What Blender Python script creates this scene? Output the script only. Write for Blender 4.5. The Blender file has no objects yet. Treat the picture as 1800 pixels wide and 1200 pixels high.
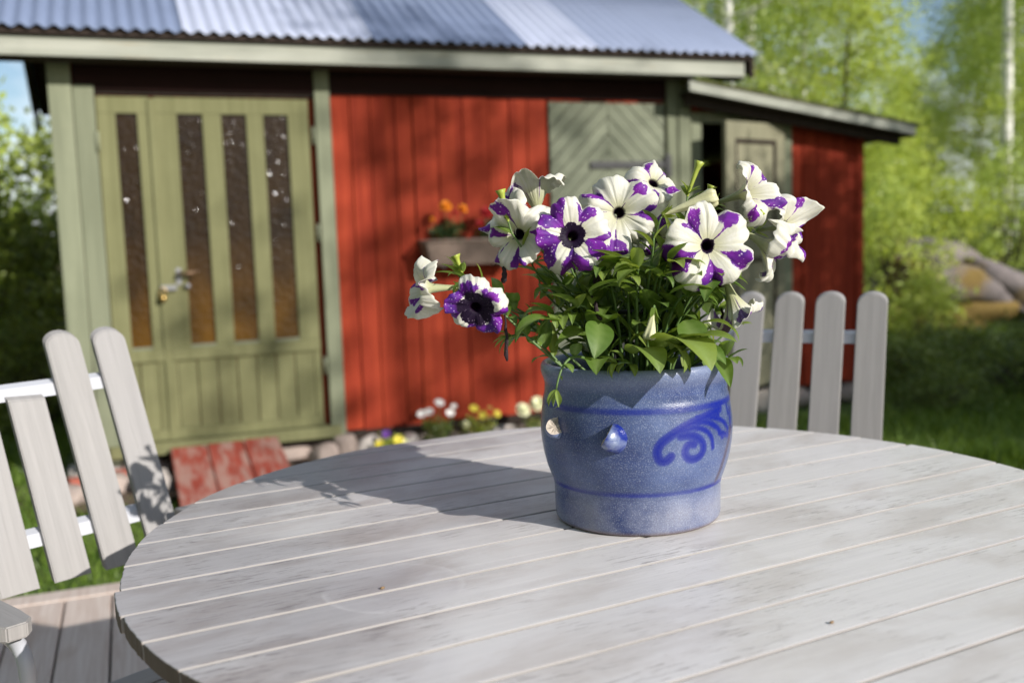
import bpy, bmesh, math, random
import numpy as np
from mathutils import Vector, Matrix, noise as mnoise

R = math.radians
scene = bpy.context.scene
col = scene.collection

# ------------------------------------------------------------------ camera
cam_d = bpy.data.cameras.new('camera'); cam = bpy.data.objects.new('camera', cam_d); col.objects.link(cam)
scene.camera = cam
cam_d.lens = 35; cam_d.sensor_width = 36; cam_d.clip_start = 0.05; cam_d.clip_end = 900
_p = math.atan(185 / 1750); _r = R(-1.9)
_fw = Vector((0, math.cos(_p), -math.sin(_p))); _rt = Vector((1, 0, 0)); _up = _rt.cross(_fw)
_rt2 = math.cos(_r) * _rt + math.sin(_r) * _up; _up2 = -math.sin(_r) * _rt + math.cos(_r) * _up
cam.matrix_world = Matrix(((_rt2.x, _up2.x, -_fw.x, 0), (_rt2.y, _up2.y, -_fw.y, 0), (_rt2.z, _up2.z, -_fw.z, 1.16), (0, 0, 0, 1)))
cam_d.dof.use_dof = True; cam_d.dof.focus_distance = 1.352; cam_d.dof.aperture_fstop = 3.2

# ------------------------------------------------------------------ light
SUN_EL = R(26.0)
SUN_H = Vector((0.777, -0.629, 0)).normalized()          # horizontal direction towards the sun
to_sun = SUN_H * math.cos(SUN_EL) + Vector((0, 0, math.sin(SUN_EL)))
sd = bpy.data.lights.new('sun', 'SUN'); sun = bpy.data.objects.new('sun', sd); col.objects.link(sun)
sd.energy = 5.0; sd.angle = R(0.53); sd.color = (1.0, 0.955, 0.89)
sun.rotation_euler = (-to_sun).to_track_quat('-Z', 'Y').to_euler(); sun.location = to_sun * 60

world = bpy.data.worlds.new('World'); scene.world = world; world.use_nodes = True
wt = world.node_tree; wt.nodes.clear()
def wn(t, **kw):
    n = wt.nodes.new(t)
    for k, v in kw.items(): setattr(n, k, v)
    return n
sky = wn('ShaderNodeTexSky', sky_type='NISHITA'); sky.sun_disc = False
sky.sun_elevation = SUN_EL; sky.sun_rotation = math.atan2(SUN_H.x, SUN_H.y)
sky.air_density = 1.0; sky.dust_density = 0.6; sky.ozone_density = 1.6
bg = wn('ShaderNodeBackground'); bg.inputs['Strength'].default_value = 0.10
wo = wn('ShaderNodeOutputWorld')
tc = wn('ShaderNodeTexCoord'); mp = wn('ShaderNodeMapping'); mp.inputs['Scale'].default_value = (1, 1, 2.2)
ns = wn('ShaderNodeTexNoise'); ns.inputs['Scale'].default_value = 2.6; ns.inputs['Detail'].default_value = 7; ns.inputs['Roughness'].default_value = 0.55
rp = wn('ShaderNodeValToRGB'); rp.color_ramp.elements[0].position = 0.50; rp.color_ramp.elements[1].position = 0.64
mx = wn('ShaderNodeMix', data_type='RGBA'); mx.inputs[7].default_value = (10.0, 10.4, 11.0, 1)
L = wt.links
L.new(tc.outputs['Generated'], mp.inputs['Vector']); L.new(mp.outputs[0], ns.inputs['Vector']); L.new(ns.outputs['Fac'], rp.inputs[0])
L.new(rp.outputs[0], mx.inputs[0]); L.new(sky.outputs[0], mx.inputs[6]); L.new(mx.outputs[2], bg.inputs[0]); L.new(bg.outputs[0], wo.inputs[0])

scene.view_settings.view_transform = 'Standard'; scene.view_settings.look = 'None'
scene.view_settings.exposure = 0.22; scene.view_settings.gamma = 1.0
scene.view_settings.use_curve_mapping = False

# ------------------------------------------------------------------ helpers
rng = random.Random(7)
def mesh_obj(name, verts, faces, mat=None, parent=None, smooth=False, loc=(0, 0, 0), rot=None):
    me = bpy.data.meshes.new(name); me.from_pydata([tuple(v) for v in verts], [], [tuple(f) for f in faces]); me.update()
    if smooth: me.polygons.foreach_set('use_smooth', [True] * len(me.polygons))
    if mat: me.materials.append(mat)
    return inst(name, me, parent, loc, rot)
def inst(name, me, parent=None, loc=(0, 0, 0), rot=None):
    o = bpy.data.objects.new(name, me); col.objects.link(o)
    o.location = loc
    if rot is not None: o.rotation_euler = rot
    if parent: o.parent = parent
    return o
def bm_obj(name, bm, mat=None, parent=None, smooth=False, loc=(0, 0, 0), rot=None):
    me = bpy.data.meshes.new(name); bm.to_mesh(me); bm.free()
    if smooth: me.polygons.foreach_set('use_smooth', [True] * len(me.polygons))
    if mat: me.materials.append(mat)
    return inst(name, me, parent, loc, rot)
def thing(name, label, cat, loc=(0, 0, 0), rotz=0, group=None):
    o = bpy.data.objects.new(name, None); col.objects.link(o); o.location = loc; o.rotation_euler = (0, 0, rotz)
    o.empty_display_size = 0.05
    return tag(o, label, cat, group)
def tag(o, label=None, cat=None, group=None, kind=None):
    if label: o['label'] = label
    if cat: o['category'] = cat
    if group: o['group'] = group
    if kind: o['kind'] = kind
    return o
def fast_mesh(name, co, faces, mat=None, rnd=None, smooth=False):
    co = np.asarray(co, np.float32); faces = np.asarray(faces, np.int32)
    me = bpy.data.meshes.new(name); k = faces.shape[1]
    me.vertices.add(len(co)); me.vertices.foreach_set('co', co.ravel())
    me.loops.add(faces.size); me.loops.foreach_set('vertex_index', faces.ravel())
    me.polygons.add(len(faces)); me.polygons.foreach_set('loop_start', np.arange(0, faces.size, k, dtype=np.int32))
    if smooth: me.polygons.foreach_set('use_smooth', np.ones(len(faces), bool))
    me.update(calc_edges=True)
    if rnd is not None:
        a = me.attributes.new('rnd', 'FLOAT', 'FACE'); a.data.foreach_set('value', np.asarray(rnd, np.float32))
    if mat: me.materials.append(mat)
    return me
def add_box(bm, x0, x1, y0, y1, z0, z1, bevel=0.0):
    vs = [bm.verts.new(p) for p in ((x0, y0, z0), (x1, y0, z0), (x1, y1, z0), (x0, y1, z0), (x0, y0, z1), (x1, y0, z1), (x1, y1, z1), (x0, y1, z1))]
    fs = [bm.faces.new([vs[i] for i in f]) for f in ((0, 3, 2, 1), (4, 5, 6, 7), (0, 1, 5, 4), (1, 2, 6, 5), (2, 3, 7, 6), (3, 0, 4, 7))]
    if bevel:
        es = list({e for f in fs for e in f.edges})
        bmesh.ops.bevel(bm, geom=es, offset=bevel, segments=2, affect='EDGES', profile=0.6)
def box(name, x0, x1, y0, y1, z0, z1, mat, parent=None, bevel=0.003, loc=(0, 0, 0), rot=None):
    bm = bmesh.new(); add_box(bm, x0, x1, y0, y1, z0, z1, bevel); return bm_obj(name, bm, mat, parent, loc=loc, rot=rot)
def tube_geo(pts, rad, n=8, cap=True):
    pts = [Vector(p) for p in pts]; m = len(pts)
    rad = rad if isinstance(rad, (list, tuple)) else [rad] * m
    V = []; F = []; prev = None
    for i, p in enumerate(pts):
        t = (pts[min(i + 1, m - 1)] - pts[max(i - 1, 0)]).normalized()
        if prev is None:
            a = Vector((0, 0, 1)) if abs(t.z) < .9 else Vector((1, 0, 0)); nx = t.cross(a).normalized()
        else:
            nx = (prev - t * prev.dot(t)).normalized()
        prev = nx; ny = t.cross(nx)
        for k in range(n):
            an = 2 * math.pi * k / n; V.append(p + (nx * math.cos(an) + ny * math.sin(an)) * rad[i])
    for i in range(m - 1):
        for k in range(n):
            F.append((i * n + k, i * n + (k + 1) % n, (i + 1) * n + (k + 1) % n, (i + 1) * n + k))
    if cap:
        F.append(tuple(range(n - 1, -1, -1))); F.append(tuple((m - 1) * n + k for k in range(n)))
    return V, F
def tube(name, pts, rad, mat, parent=None, n=8):
    V, F = tube_geo(pts, rad, n); return mesh_obj(name, V, F, mat, parent, True)
def bez(p0, p1, p2, p3, n=12):
    p0, p1, p2, p3 = map(Vector, (p0, p1, p2, p3)); out = []
    for i in range(n + 1):
        t = i / n; u = 1 - t; out.append(p0 * u**3 + p1 * 3 * u * u * t + p2 * 3 * u * t * t + p3 * t**3)
    return out
def merge(parts):
    V = []; F = []
    for v, f in parts:
        o = len(V); V += list(v); F += [tuple(i + o for i in q) for q in f]
    return V, F
def basis(d, up=(0, 0, 1), roll=0.0):
    z = Vector(d).normalized(); u = Vector(up)
    if abs(z.dot(u)) > .98: u = Vector((0, 1, 0))
    x = u.cross(z).normalized(); y = z.cross(x)
    return Matrix((x, y, z)).transposed().to_4x4() @ Matrix.Rotation(roll, 4, 'Z')

# ------------------------------------------------------------------ materials
class NT:
    def __init__(s, name):
        s.m = bpy.data.materials.new(name); s.m.use_nodes = True; s.t = s.m.node_tree; s.b = s.t.nodes['Principled BSDF']; s.o = s.t.nodes['Material Output']
    def n(s, t, ins=None, **kw):
        nd = s.t.nodes.new(t)
        for k, v in kw.items(): setattr(nd, k, v)
        for k, v in (ins or {}).items(): s.set(nd.inputs[k], v)
        return nd
    def set(s, sock, v):
        if hasattr(v, 'is_output') or isinstance(v, bpy.types.NodeSocket): s.t.links.new(v, sock)
        else: sock.default_value = v
    def coord(s, kind='Object', scale=(1, 1, 1), rnd=True):
        c = s.n('ShaderNodeTexCoord').outputs[kind]
        m = s.n('ShaderNodeMapping', {'Vector': c, 'Scale': scale})
        if rnd:
            oi = s.n('ShaderNodeObjectInfo'); mu = s.n('ShaderNodeMath', {0: oi.outputs['Random'], 1: 37.0}, operation='MULTIPLY')
            s.t.links.new(mu.outputs[0], m.inputs['Location'])
        return m.outputs[0]
    def noise(s, vec, scale, detail=4, rough=.55, dist=0.0):
        return s.n('ShaderNodeTexNoise', {'Vector': vec, 'Scale': scale, 'Detail': detail, 'Roughness': rough, 'Distortion': dist}).outputs['Fac']
    def ramp(s, fac, stops):
        r = s.n('ShaderNodeValToRGB', {0: fac}); e = r.color_ramp.elements
        while len(e) < len(stops): e.new(.5)
        for el, (p, c) in zip(e, stops): el.position = p; el.color = (*c, 1) if len(c) == 3 else c
        return r.outputs[0]
    def mix(s, f, a, b, blend='MIX'):
        m = s.n('ShaderNodeMix', data_type='RGBA', blend_type=blend)
        for i, v in ((0, f), (6, a), (7, b)):
            if isinstance(v, tuple) and len(v) == 3: v = (*v, 1)
            s.set(m.inputs[i], v)
        return m.outputs[2]
    def math(s, op, a, b=0.0):
        m = s.n('ShaderNodeMath', {0: a, 1: b}, operation=op); return m.outputs[0]
    def bump(s, h, strength=.3, dist=.002):
        b = s.n('ShaderNodeBump', {'Height': h, 'Strength': strength, 'Distance': dist}); s.t.links.new(b.outputs[0], s.b.inputs['Normal']); return b
    def base(s, c, rough=.6, **kw):
        s.set(s.b.inputs['Base Color'], (*c, 1) if isinstance(c, tuple) and len(c) == 3 else c); s.set(s.b.inputs['Roughness'], rough)
        for k, v in kw.items(): s.set(s.b.inputs[k.replace('_', ' ')], v)
        return s.m
G3 = lambda v: (v, v, v)

def mat_washed_wood(name, tint, dark=.75, stains=True, gl=.5, whole=None, axis='x'):
    t = NT(name)
    v = t.coord('Object', (1, 1, 1))
    vg = t.coord('Object', (2.2, 70, 30) if axis == 'x' else (70, 3, 2.6)); vf = t.coord('Object', (9, 420, 90) if axis == 'x' else (420, 12, 10))
    g = t.noise(vg, 1.0, 6, .6, .6); f = t.noise(vf, 1.0, 3, .6)
    a = tuple(c * dark for c in tint)
    c = t.mix(t.ramp(g, [(.30, G3(0)), (.68, G3(1))]), a, tint)
    c = t.mix(t.math('MULTIPLY', t.ramp(f, [(.50, G3(0)), (.72, G3(1))]), .34), c, tuple(x * .55 for x in tint))
    # object to object tone
    oi = t.n('ShaderNodeObjectInfo').outputs['Random']
    c = t.mix(t.math('MULTIPLY', oi, .30), c, tuple(x * y for x, y in zip(tint, (.86, .87, .92))))
    if stains:
        b = t.noise(t.coord('Object', (4.5, 11, 6)), 1.0, 6, .62, .4)
        c = t.mix(t.math('MULTIPLY', t.ramp(b, [(.47, G3(0)), (.64, G3(1))]), .66), c, (.30, .24, .205))
        d = t.noise(t.coord('Object', (26, 190, 60)), 1.0, 5, .7)
        d2 = t.noise(v, 5.5, 3)
        m = t.math('MULTIPLY', t.ramp(d, [(.54, G3(0)), (.62, G3(1))]), t.ramp(d2, [(.45, G3(0)), (.58, G3(1))]))
        c = t.mix(t.math('MULTIPLY', m, .85), c, (.12, .09, .075))
        sp = t.noise(v, 260, 2); c = t.mix(t.math('MULTIPLY', t.ramp(sp, [(.70, G3(0)), (.76, G3(1))]), .6), c, (.16, .12, .10))
        w = t.noise(t.coord('Object', (7, 15, 7)), 1.0, 4, .5)
        c = t.mix(t.math('MULTIPLY', t.ramp(w, [(.50, G3(0)), (.72, G3(1))]), .35), c, (.60, .58, .57))
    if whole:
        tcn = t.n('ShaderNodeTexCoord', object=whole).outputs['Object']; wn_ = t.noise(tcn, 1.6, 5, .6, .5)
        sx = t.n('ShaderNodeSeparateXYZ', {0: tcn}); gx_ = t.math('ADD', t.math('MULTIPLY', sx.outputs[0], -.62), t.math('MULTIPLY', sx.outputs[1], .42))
        side_tone = t.math('ADD', gx_, t.math('MULTIPLY', t.math('SUBTRACT', wn_, .5), 1.3))  # planks grade from darker at one side to paler at the other, with noise
        c = t.mix(t.math('MULTIPLY', t.ramp(side_tone, [(.0, G3(0)), (.42, G3(1))]), .52), c, (.22, .205, .22))
        c = t.mix(t.math('MULTIPLY', t.ramp(side_tone, [(.0, G3(1)), (.35, G3(0))]), .40), c, (.72, .70, .69))
    if whole:   # faint dried ring left by a wet pot
        dv = t.n('ShaderNodeVectorMath', {0: tcn, 1: (-.4158, -.0937, .74)}, operation='DISTANCE').outputs['Value']; dv = t.math('ADD', dv, t.math('MULTIPLY', t.math('SUBTRACT', wn_, .5), .02))
        c = t.mix(t.math('MULTIPLY', t.ramp(dv, [(.080, G3(1)), (.088, G3(0))]), .16), c, (.50, .48, .51)); c = t.mix(t.math('MULTIPLY', t.math('MULTIPLY', t.ramp(dv, [(.080, G3(0)), (.085, G3(1))]), t.ramp(dv, [(.086, G3(1)), (.090, G3(0))])), t.math('MULTIPLY', t.ramp(t.noise(tcn, 9, 3), [(.46, G3(0)), (.60, G3(1))]), .40)), c, (.66, .64, .64))
    t.bump(t.math('ADD', t.math('MULTIPLY', g, .6), f), .22, .0012)
    return t.base(c, gl)
M = {}
TABLE_REF = bpy.data.objects.new('garden_table', None); col.objects.link(TABLE_REF)
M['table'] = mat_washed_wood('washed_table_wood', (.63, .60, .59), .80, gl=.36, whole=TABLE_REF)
M['slat'] = mat_washed_wood('chair_slat_wood', (.315, .300, .290), .80, stains=False, gl=.6, axis='z')
M['seat_slat'] = mat_washed_wood('seat_slat_wood', (.315, .300, .290), .82, stains=False, gl=.6)
M['table_edge'] = mat_washed_wood('grimy_plank_edge', (.36, .335, .315), .8, stains=False, gl=.6); M['table_end'] = mat_washed_wood('shade_painted_end_grain', (.13, .10, .085), .8, stains=False, gl=.7)  # plank ends coloured dark to stand in for shade on the end faces
M['deckwood'] = None
def mat_deck():
    t = NT('deck_pine')
    g = t.noise(t.coord('Object', (60, 1.8, 30)), 1.0, 6, .6, 1.2); k = t.noise(t.coord('Object', (7, 2.5, 5)), 1.0, 3)
    c = t.mix(t.ramp(g, [(.3, G3(0)), (.7, G3(1))]), (.44, .34, .29), (.60, .52, .47))
    c = t.mix(t.math('MULTIPLY', t.ramp(k, [(.55, G3(0)), (.68, G3(1))]), .5), c, (.36, .25, .19))
    t.bump(g, .2, .002); return t.base(c, .62)
M['deckwood'] = mat_deck()
def mat_paint(name, ca, cb, worn=None, axis='z', rough=.75, sc=1.0):
    t = NT(name)
    s = {'z': (26 * sc, 26 * sc, 1.1 * sc), 'x': (1.1 * sc, 26 * sc, 26 * sc), 'y': (26 * sc, 1.1 * sc, 26 * sc)}[axis]
    g = t.noise(t.coord('Object', s), 1.0, 6, .62, .5); b = t.noise(t.coord('Object', (1, 1, 1)), 2.3, 5, .6)
    c = t.mix(t.ramp(g, [(.32, G3(0)), (.68, G3(1))]), ca, cb)
    c = t.mix(t.math('MULTIPLY', t.ramp(b, [(.45, G3(0)), (.7, G3(1))]), .35), c, tuple(x * .72 for x in ca))
    oi = t.n('ShaderNodeObjectInfo').outputs['Random']
    c = t.mix(t.math('MULTIPLY', oi, .28), c, tuple(x * .7 for x in ca))
    if worn:
        w = t.noise(t.coord('Object', tuple(x * .45 + .6 for x in s)), 1.3, 6, .7)
        c = t.mix(t.math('MULTIPLY', t.ramp(w, [(worn[1], G3(0)), (worn[1] + .13, G3(1))]), .8), c, worn[0])
    t.bump(g, .35, .003); return t.base(c, rough, Specular_IOR_Level=.12)
M['red'] = mat_paint('falu_red_paint', (.22, .025, .012), (.37, .054, .023))
M['green'] = mat_paint('olive_green_paint', (.165, .165, .080), (.220, .218, .112))
M['greygreen'] = mat_paint('grey_green_paint', (.20, .215, .145), (.27, .285, .195), ((.34, .27, .17), .66))
M['fascia'] = mat_paint('weathered_fascia_paint', (.30, .31, .26), (.46, .46, .40), ((.36, .28, .18), .60), 'x')
M['slategreen'] = mat_paint('slate_green_paint', (.185, .20, .145), (.24, .255, .185), None, 'x')  # slate green paint of the chevron boards and glazing beads
M['worn_red'] = mat_paint('worn_red_planks', (.26, .05, .035), (.34, .075, .052), ((.34, .22, .185), .45), 'y', .8)
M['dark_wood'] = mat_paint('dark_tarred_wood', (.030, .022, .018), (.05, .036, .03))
M['eave_shade'] = mat_paint('eave_shade_dark_red', (.014, .006, .005), (.026, .009, .008), None, 'x')  # near-black red that stands in for the shade under the eave
M['olive_door'] = mat_paint('olive_panel_door', (.22, .21, .14), (.28, .265, .18))
def simple(name, c, rough=.5, bump=None, **kw):
    t = NT(name)
    if bump:
        n = t.noise(t.coord('Object', (1, 1, 1)), bump[0], 4); t.bump(n, bump[1], bump[2])
        c2 = t.mix(n, tuple(x * .75 for x in c), tuple(min(1, x * 1.2) for x in c)); return t.base(c2, rough, **kw)
    return t.base(c, rough, **kw)
M['white_metal'] = simple('white_lacquered_metal', (.46, .47, .51), .35)
M['iron'] = simple('black_iron', (.018, .018, .02), .5, (60, .3, .002))
M['brass'] = simple('worn_brass', (.55, .38, .14), .35, Metallic=.9)
M['steel'] = simple('dull_steel', (.30, .30, .31), .5, Metallic=.6)
M['old_iron'] = simple('brown_iron_handle', (.16, .10, .06), .45, Metallic=.6)
M['moss_roof'] = simple('mossy_roof_felt', (.10, .095, .045), .95, (18, .8, .02))
def mat_glass():
    t = NT('amber_rolled_glass')
    n = t.noise(t.coord('Object', (1, 1, 1)), 34, 2, .5); n2 = t.noise(t.coord('Object', (1, 1, .6)), 4.0, 4)
    zz = t.n('ShaderNodeSeparateXYZ', {0: t.n('ShaderNodeTexCoord').outputs['Object']}).outputs[2]; am = t.math('MULTIPLY', t.ramp(t.math('MULTIPLY', zz, .5), [(.25, G3(1)), (.62, G3(.12))]), t.ramp(n2, [(.3, G3(.35)), (.7, G3(1))]))  # light through the lower glass and dark reflections above, painted into the colour
    c = t.mix(am, (.010, .006, .004), (.15, .070, .008))
    t.bump(n, .8, .010); return t.base(c, .12, Specular_IOR_Level=.38)
M['amber_glass'] = mat_glass()
def mat_roof(name, c, met, rough):
    t = NT(name); n = t.noise(t.coord('Object', (9, .7, .7)), 1.0, 5); n2 = t.noise(t.coord('Object', (1, 1, 1)), 3, 4)
    cc = t.mix(t.math('MULTIPLY', n, .5), c, tuple(x * .8 for x in c)); cc = t.mix(t.math('MULTIPLY', t.ramp(n2, [(.5, G3(0)), (.75, G3(1))]), .4), cc, tuple(x * .7 for x in c))
    return t.base(cc, t.math('ADD', t.math('MULTIPLY', n2, .15), rough), Metallic=met)
M['roof_blue'] = mat_roof('blue_grey_corrugated_steel', (.22, .27, .40), .35, .30)
M['roof_light'] = mat_roof('pale_galvanised_steel', (.56, .60, .74), .45, .28)
M['roof_mid'] = mat_roof('lilac_grey_corrugated_steel', (.34, .39, .53), .35, .30)
def mat_leaf(name, ca, cb, trans=.35, rough=.45, spec=.4, face=True, vein=False):
    t = NT(name)
    if face: r = t.n('ShaderNodeAttribute', attribute_name='rnd').outputs['Fac']
    else: r = t.n('ShaderNodeObjectInfo').outputs['Random']
    c = t.mix(r, ca, cb)
    if vein:
        a = t.n('ShaderNodeAttribute', attribute_name='vein').outputs['Fac']
        n = t.noise(t.coord('Object', (1, 1, 1)), 45, 3)
        c = t.mix(t.math('MULTIPLY', n, .4), c, tuple(x * .6 for x in ca))
        c = t.mix(t.math('MULTIPLY', a, .55), c, (.24, .33, .10))
        n3 = t.noise(t.coord('Object', (1, 1, 1)), 160, 2); t.bump(t.math('ADD', n3, t.math('MULTIPLY', a, -1.5)), .35, .0008)
    t.base(c, rough, Specular_IOR_Level=spec)
    tr = t.n('ShaderNodeBsdfTranslucent'); hs = t.n('ShaderNodeHueSaturation', {'Hue': .485, 'Saturation': 1.1, 'Value': 1.5, 'Color': c}); t.t.links.new(hs.outputs[0], tr.inputs[0])
    ms = t.n('ShaderNodeMixShader', {0: trans, 1: t.b.outputs[0], 2: tr.outputs[0]}); t.t.links.new(ms.outputs[0], t.o.inputs[0])
    return t.m
M['birch_leaf'] = mat_leaf('birch_leaves', (.23, .33, .06), (.50, .58, .18), .46)
M['bright_leaf'] = mat_leaf('bright_shrub_leaves', (.26, .36, .055), (.54, .60, .16), .46)
M['dark_leaf'] = mat_leaf('dark_shrub_leaves', (.07, .115, .025), (.30, .35, .08), .35)
M['grass'] = mat_leaf('grass_blades', (.07, .14, .018), (.20, .29, .05), .35)
M['cover'] = mat_leaf('ground_cover_leaves', (.06, .105, .02), (.20, .26, .055), .3)
M['petunia_leaf'] = mat_leaf('petunia_leaves', (.085, .165, .026), (.190, .295, .048), .38, .42, .45, False, True)
M['petunia_young'] = mat_leaf('petunia_young_leaves', (.16, .24, .045), (.26, .34, .06), .36, .45, .4, False, True)
M['stem'] = simple('petunia_stems', (.10, .17, .045), .5)
M['bark'] = None
def mat_birch():
    t = NT('birch_bark'); v = t.coord('Object', (2.2, 2.2, 16)); n = t.noise(v, 1.2, 5, .7); n2 = t.noise(t.coord('Object', (1, 1, 1)), 1.1, 4)
    c = t.mix(t.ramp(n, [(.60, G3(0)), (.66, G3(1))]), (.80, .78, .75), (.05, .045, .04)); c = t.mix(t.math('MULTIPLY', t.ramp(n2, [(.45, G3(0)), (.7, G3(1))]), .35), c, (.45, .42, .38))
    t.bump(n, .4, .01); return t.base(c, .8)
M['bark'] = mat_birch()
M['brown_bark'] = simple('brown_bark', (.10, .075, .055), .9, (14, .8, .02))
def mat_stone(name, a, b, moss=None):
    t = NT(name); v = t.coord('Object', (1, 1, 1)); n = t.noise(v, 5, 8, .65); n2 = t.noise(v, 1.3, 4)
    c = t.mix(t.ramp(n, [(.3, G3(0)), (.7, G3(1))]), a, b)
    if moss: c = t.mix(t.ramp(n2, [(moss[1], G3(0)), (moss[1] + .10, G3(1))]), c, moss[0])
    t.bump(n, .7, .03); return t.base(c, .9)
M['boulder'] = mat_stone('grey_violet_boulder', (.085, .072, .075), (.24, .205, .195), ((.19, .125, .03), .44))
M['stone'] = mat_stone('warm_field_stone', (.22, .17, .145), (.42, .34, .30))
M['pale_stone'] = mat_stone('pale_field_stone', (.30, .27, .25), (.52, .47, .43))
def mat_ground():
    t = NT('garden_ground'); c0 = t.n('ShaderNodeTexCoord').outputs['Object']
    n = t.noise(c0, .7, 8, .65); n2 = t.noise(c0, 6, 5)
    c = t.mix(t.ramp(n2, [(.3, G3(0)), (.7, G3(1))]), (.05, .085, .016), (.11, .16, .03))
    c = t.mix(t.ramp(n, [(.52, G3(0)), (.64, G3(1))]), c, (.065, .06, .028)); t.bump(n2, .8, .05); return t.base(c, .95)
M['ground'] = mat_ground()
M['soil'] = simple('potting_soil', (.055, .038, .026), .95, (140, 1.0, .006))
M['bed_soil'] = simple('dry_bed_soil', (.11, .075, .05), .95, (30, 1.0, .03))

# ------------------------------------------------------------------ ground
def gh(x, y):
    z = -.25 + .085 * max(0.0, y - 8.5 - .12 * x) if y < 60 else 0
    z = min(z, 1.5)
    z += .035 * math.sin(x * 1.3 + y * .5) * math.sin(y * .9 - x * .4) * (1 if y > 4.4 else 0)
    return z
gx = sorted(set([-400, -150, -60, -30] + list(np.arange(-16, 26.1, .75)) + [34, 60, 150, 400])); gy = sorted(set([-300, -100, -40, -16] + list(np.arange(-8, 34.1, .75)) + [45, 59, 90, 200, 600]))
V = [(x, y, gh(x, y) if y < 59 else 1.5) for y in gy for x in gx]; nx = len(gx)
F = [(j * nx + i, j * nx + i + 1, (j + 1) * nx + i + 1, (j + 1) * nx + i) for j in range(len(gy) - 1) for i in range(nx - 1)]
tag(mesh_obj('ground', V, F, M['ground'], smooth=True), 'grassy garden ground around the deck and shed', 'ground', kind='structure')

# ------------------------------------------------------------------ shed frame: X along the facade, Y into the shed
SA = R(21); SP = Vector((-1.201, 6.309, 0))
def sw(s, w, z=0.0):
    return Vector((SP.x + s * math.cos(SA) - w * math.sin(SA), SP.y + s * math.sin(SA) + w * math.cos(SA), z))
# ------------------------------------------------------------------ deck
# deck frame: origin where the far edge lies, aligned with the shed
deck = thing('deck', 'pale pine deck of wide boards under table and chairs', 'deck', sw(0, -2.66, 0), SA)
deck['kind'] = 'structure'
x = -2.3; i = 0
bm_t = bmesh.new(); add_box(bm_t, 0, .141, -5.2, -.105, -.03, 0, .004); bme = bpy.data.meshes.new('deck_board'); bm_t.to_mesh(bme); bm_t.free(); bme.materials.append(M['deckwood'])
while x < 1.78:
    o = inst('board', bme, deck, (x + .013, 0, 0)); x += .1475
box('edge_board', -2.30, 1.855, -.098, 0, -.032, .003, M['deckwood'], deck, .004)
box('fascia_board', -2.30, 1.855, -.03, -.004, -.235, -.034, M['deckwood'], deck, .002)
for yy in (-.4, -1.5, -2.6, -3.7, -4.8): box('joist', -2.28, 1.84, yy, yy + .05, -.27, -.032, M['brown_bark'], deck, 0)

# ------------------------------------------------------------------ main shed
shed = thing('garden_shed', 'red board garden shed with olive double door and corrugated metal roof', 'shed', SP, SA)
ZB = -.06
# body (closed prism behind the cladding)
RZ0 = 2.30; RID = 1.5; RT = 2.375; TAN = math.tan(R(30))
prism = [(-1.45, .03), (2.62, .03)]
bz = 2.2
V = []; 
for s in (-1.44, 2.66):
    V += [(s, .03, ZB), (s, 2.97, ZB), (s, 2.97, 2.34 + (3.3 - 2.97) * TAN - .1), (s, RID, 2.34 + 1.8 * TAN - .12), (s, .03, 2.34 + .33 * TAN - .1)]
F = [(0, 1, 2, 3, 4), (9, 8, 7, 6, 5), (0, 4, 9, 5), (4, 3, 8, 9), (3, 2, 7, 8), (2, 1, 6, 7), (1, 0, 5, 6)]
mesh_obj('wall', V, F, M['red'], shed)
# foundation beam under the cladding
box('sill_beam', -1.46, 2.68, -.012, .028, -.12, -.062, M['dark_wood'], shed, .004)
# red boards
def red_boards(parent, s0, s1, ztop, zbot=ZB, w=0.0, seed=1, wmin=.11, wmax=.19):
    r = random.Random(seed); s = s0
    while s < s1 - .01:
        e = min(s + r.uniform(wmin, wmax), s1)
        if s1 - e < .05: e = s1
        d = r.uniform(-.006, .006); zt = ztop if not callable(ztop) else min(ztop(s), ztop(e))
        box('board', s + .003, e - .003, w - .004 + d, w + .022 + d * .2, zbot + r.uniform(-.012, .012), zt, M['red'], parent, .003); s = e
red_boards(shed, .118, 1.592, 2.29)
red_boards(shed, 1.60, 2.50, 2.29, zbot=2.062, seed=4)
# posts and frames in green
box('corner_board', -1.482, -1.360, -.045, .026, ZB - .06, 2.285, M['greygreen'], shed, .004)
box('door_jamb', -1.356, -1.243, -.030, .026, ZB - .05, 2.10, M['greygreen'], shed, .004)
box('door_jamb', .018, .113, -.035, .026, ZB - .05, 2.285, M['greygreen'], shed, .004)
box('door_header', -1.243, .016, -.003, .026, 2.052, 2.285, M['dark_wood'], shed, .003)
box('threshold', -1.30, .075, -.075, .026, -.075, -.004, M['green'], shed, .004)
box('corner_board', 2.512, 2.592, -.030, .026, ZB - .05, 2.285, M['greygreen'], shed, .004)
box('corner_board', 2.596, 2.690, -.045, .029, ZB - .06, 2.285, M['greygreen'], shed, .004)
box('eave_shade_strip', -1.352, 2.505, -.024, -.0245+.018, 2.075, 2.288, M['eave_shade'], shed, .003)  # dark strip added across the facade to deepen the eave shadow by colour
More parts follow.
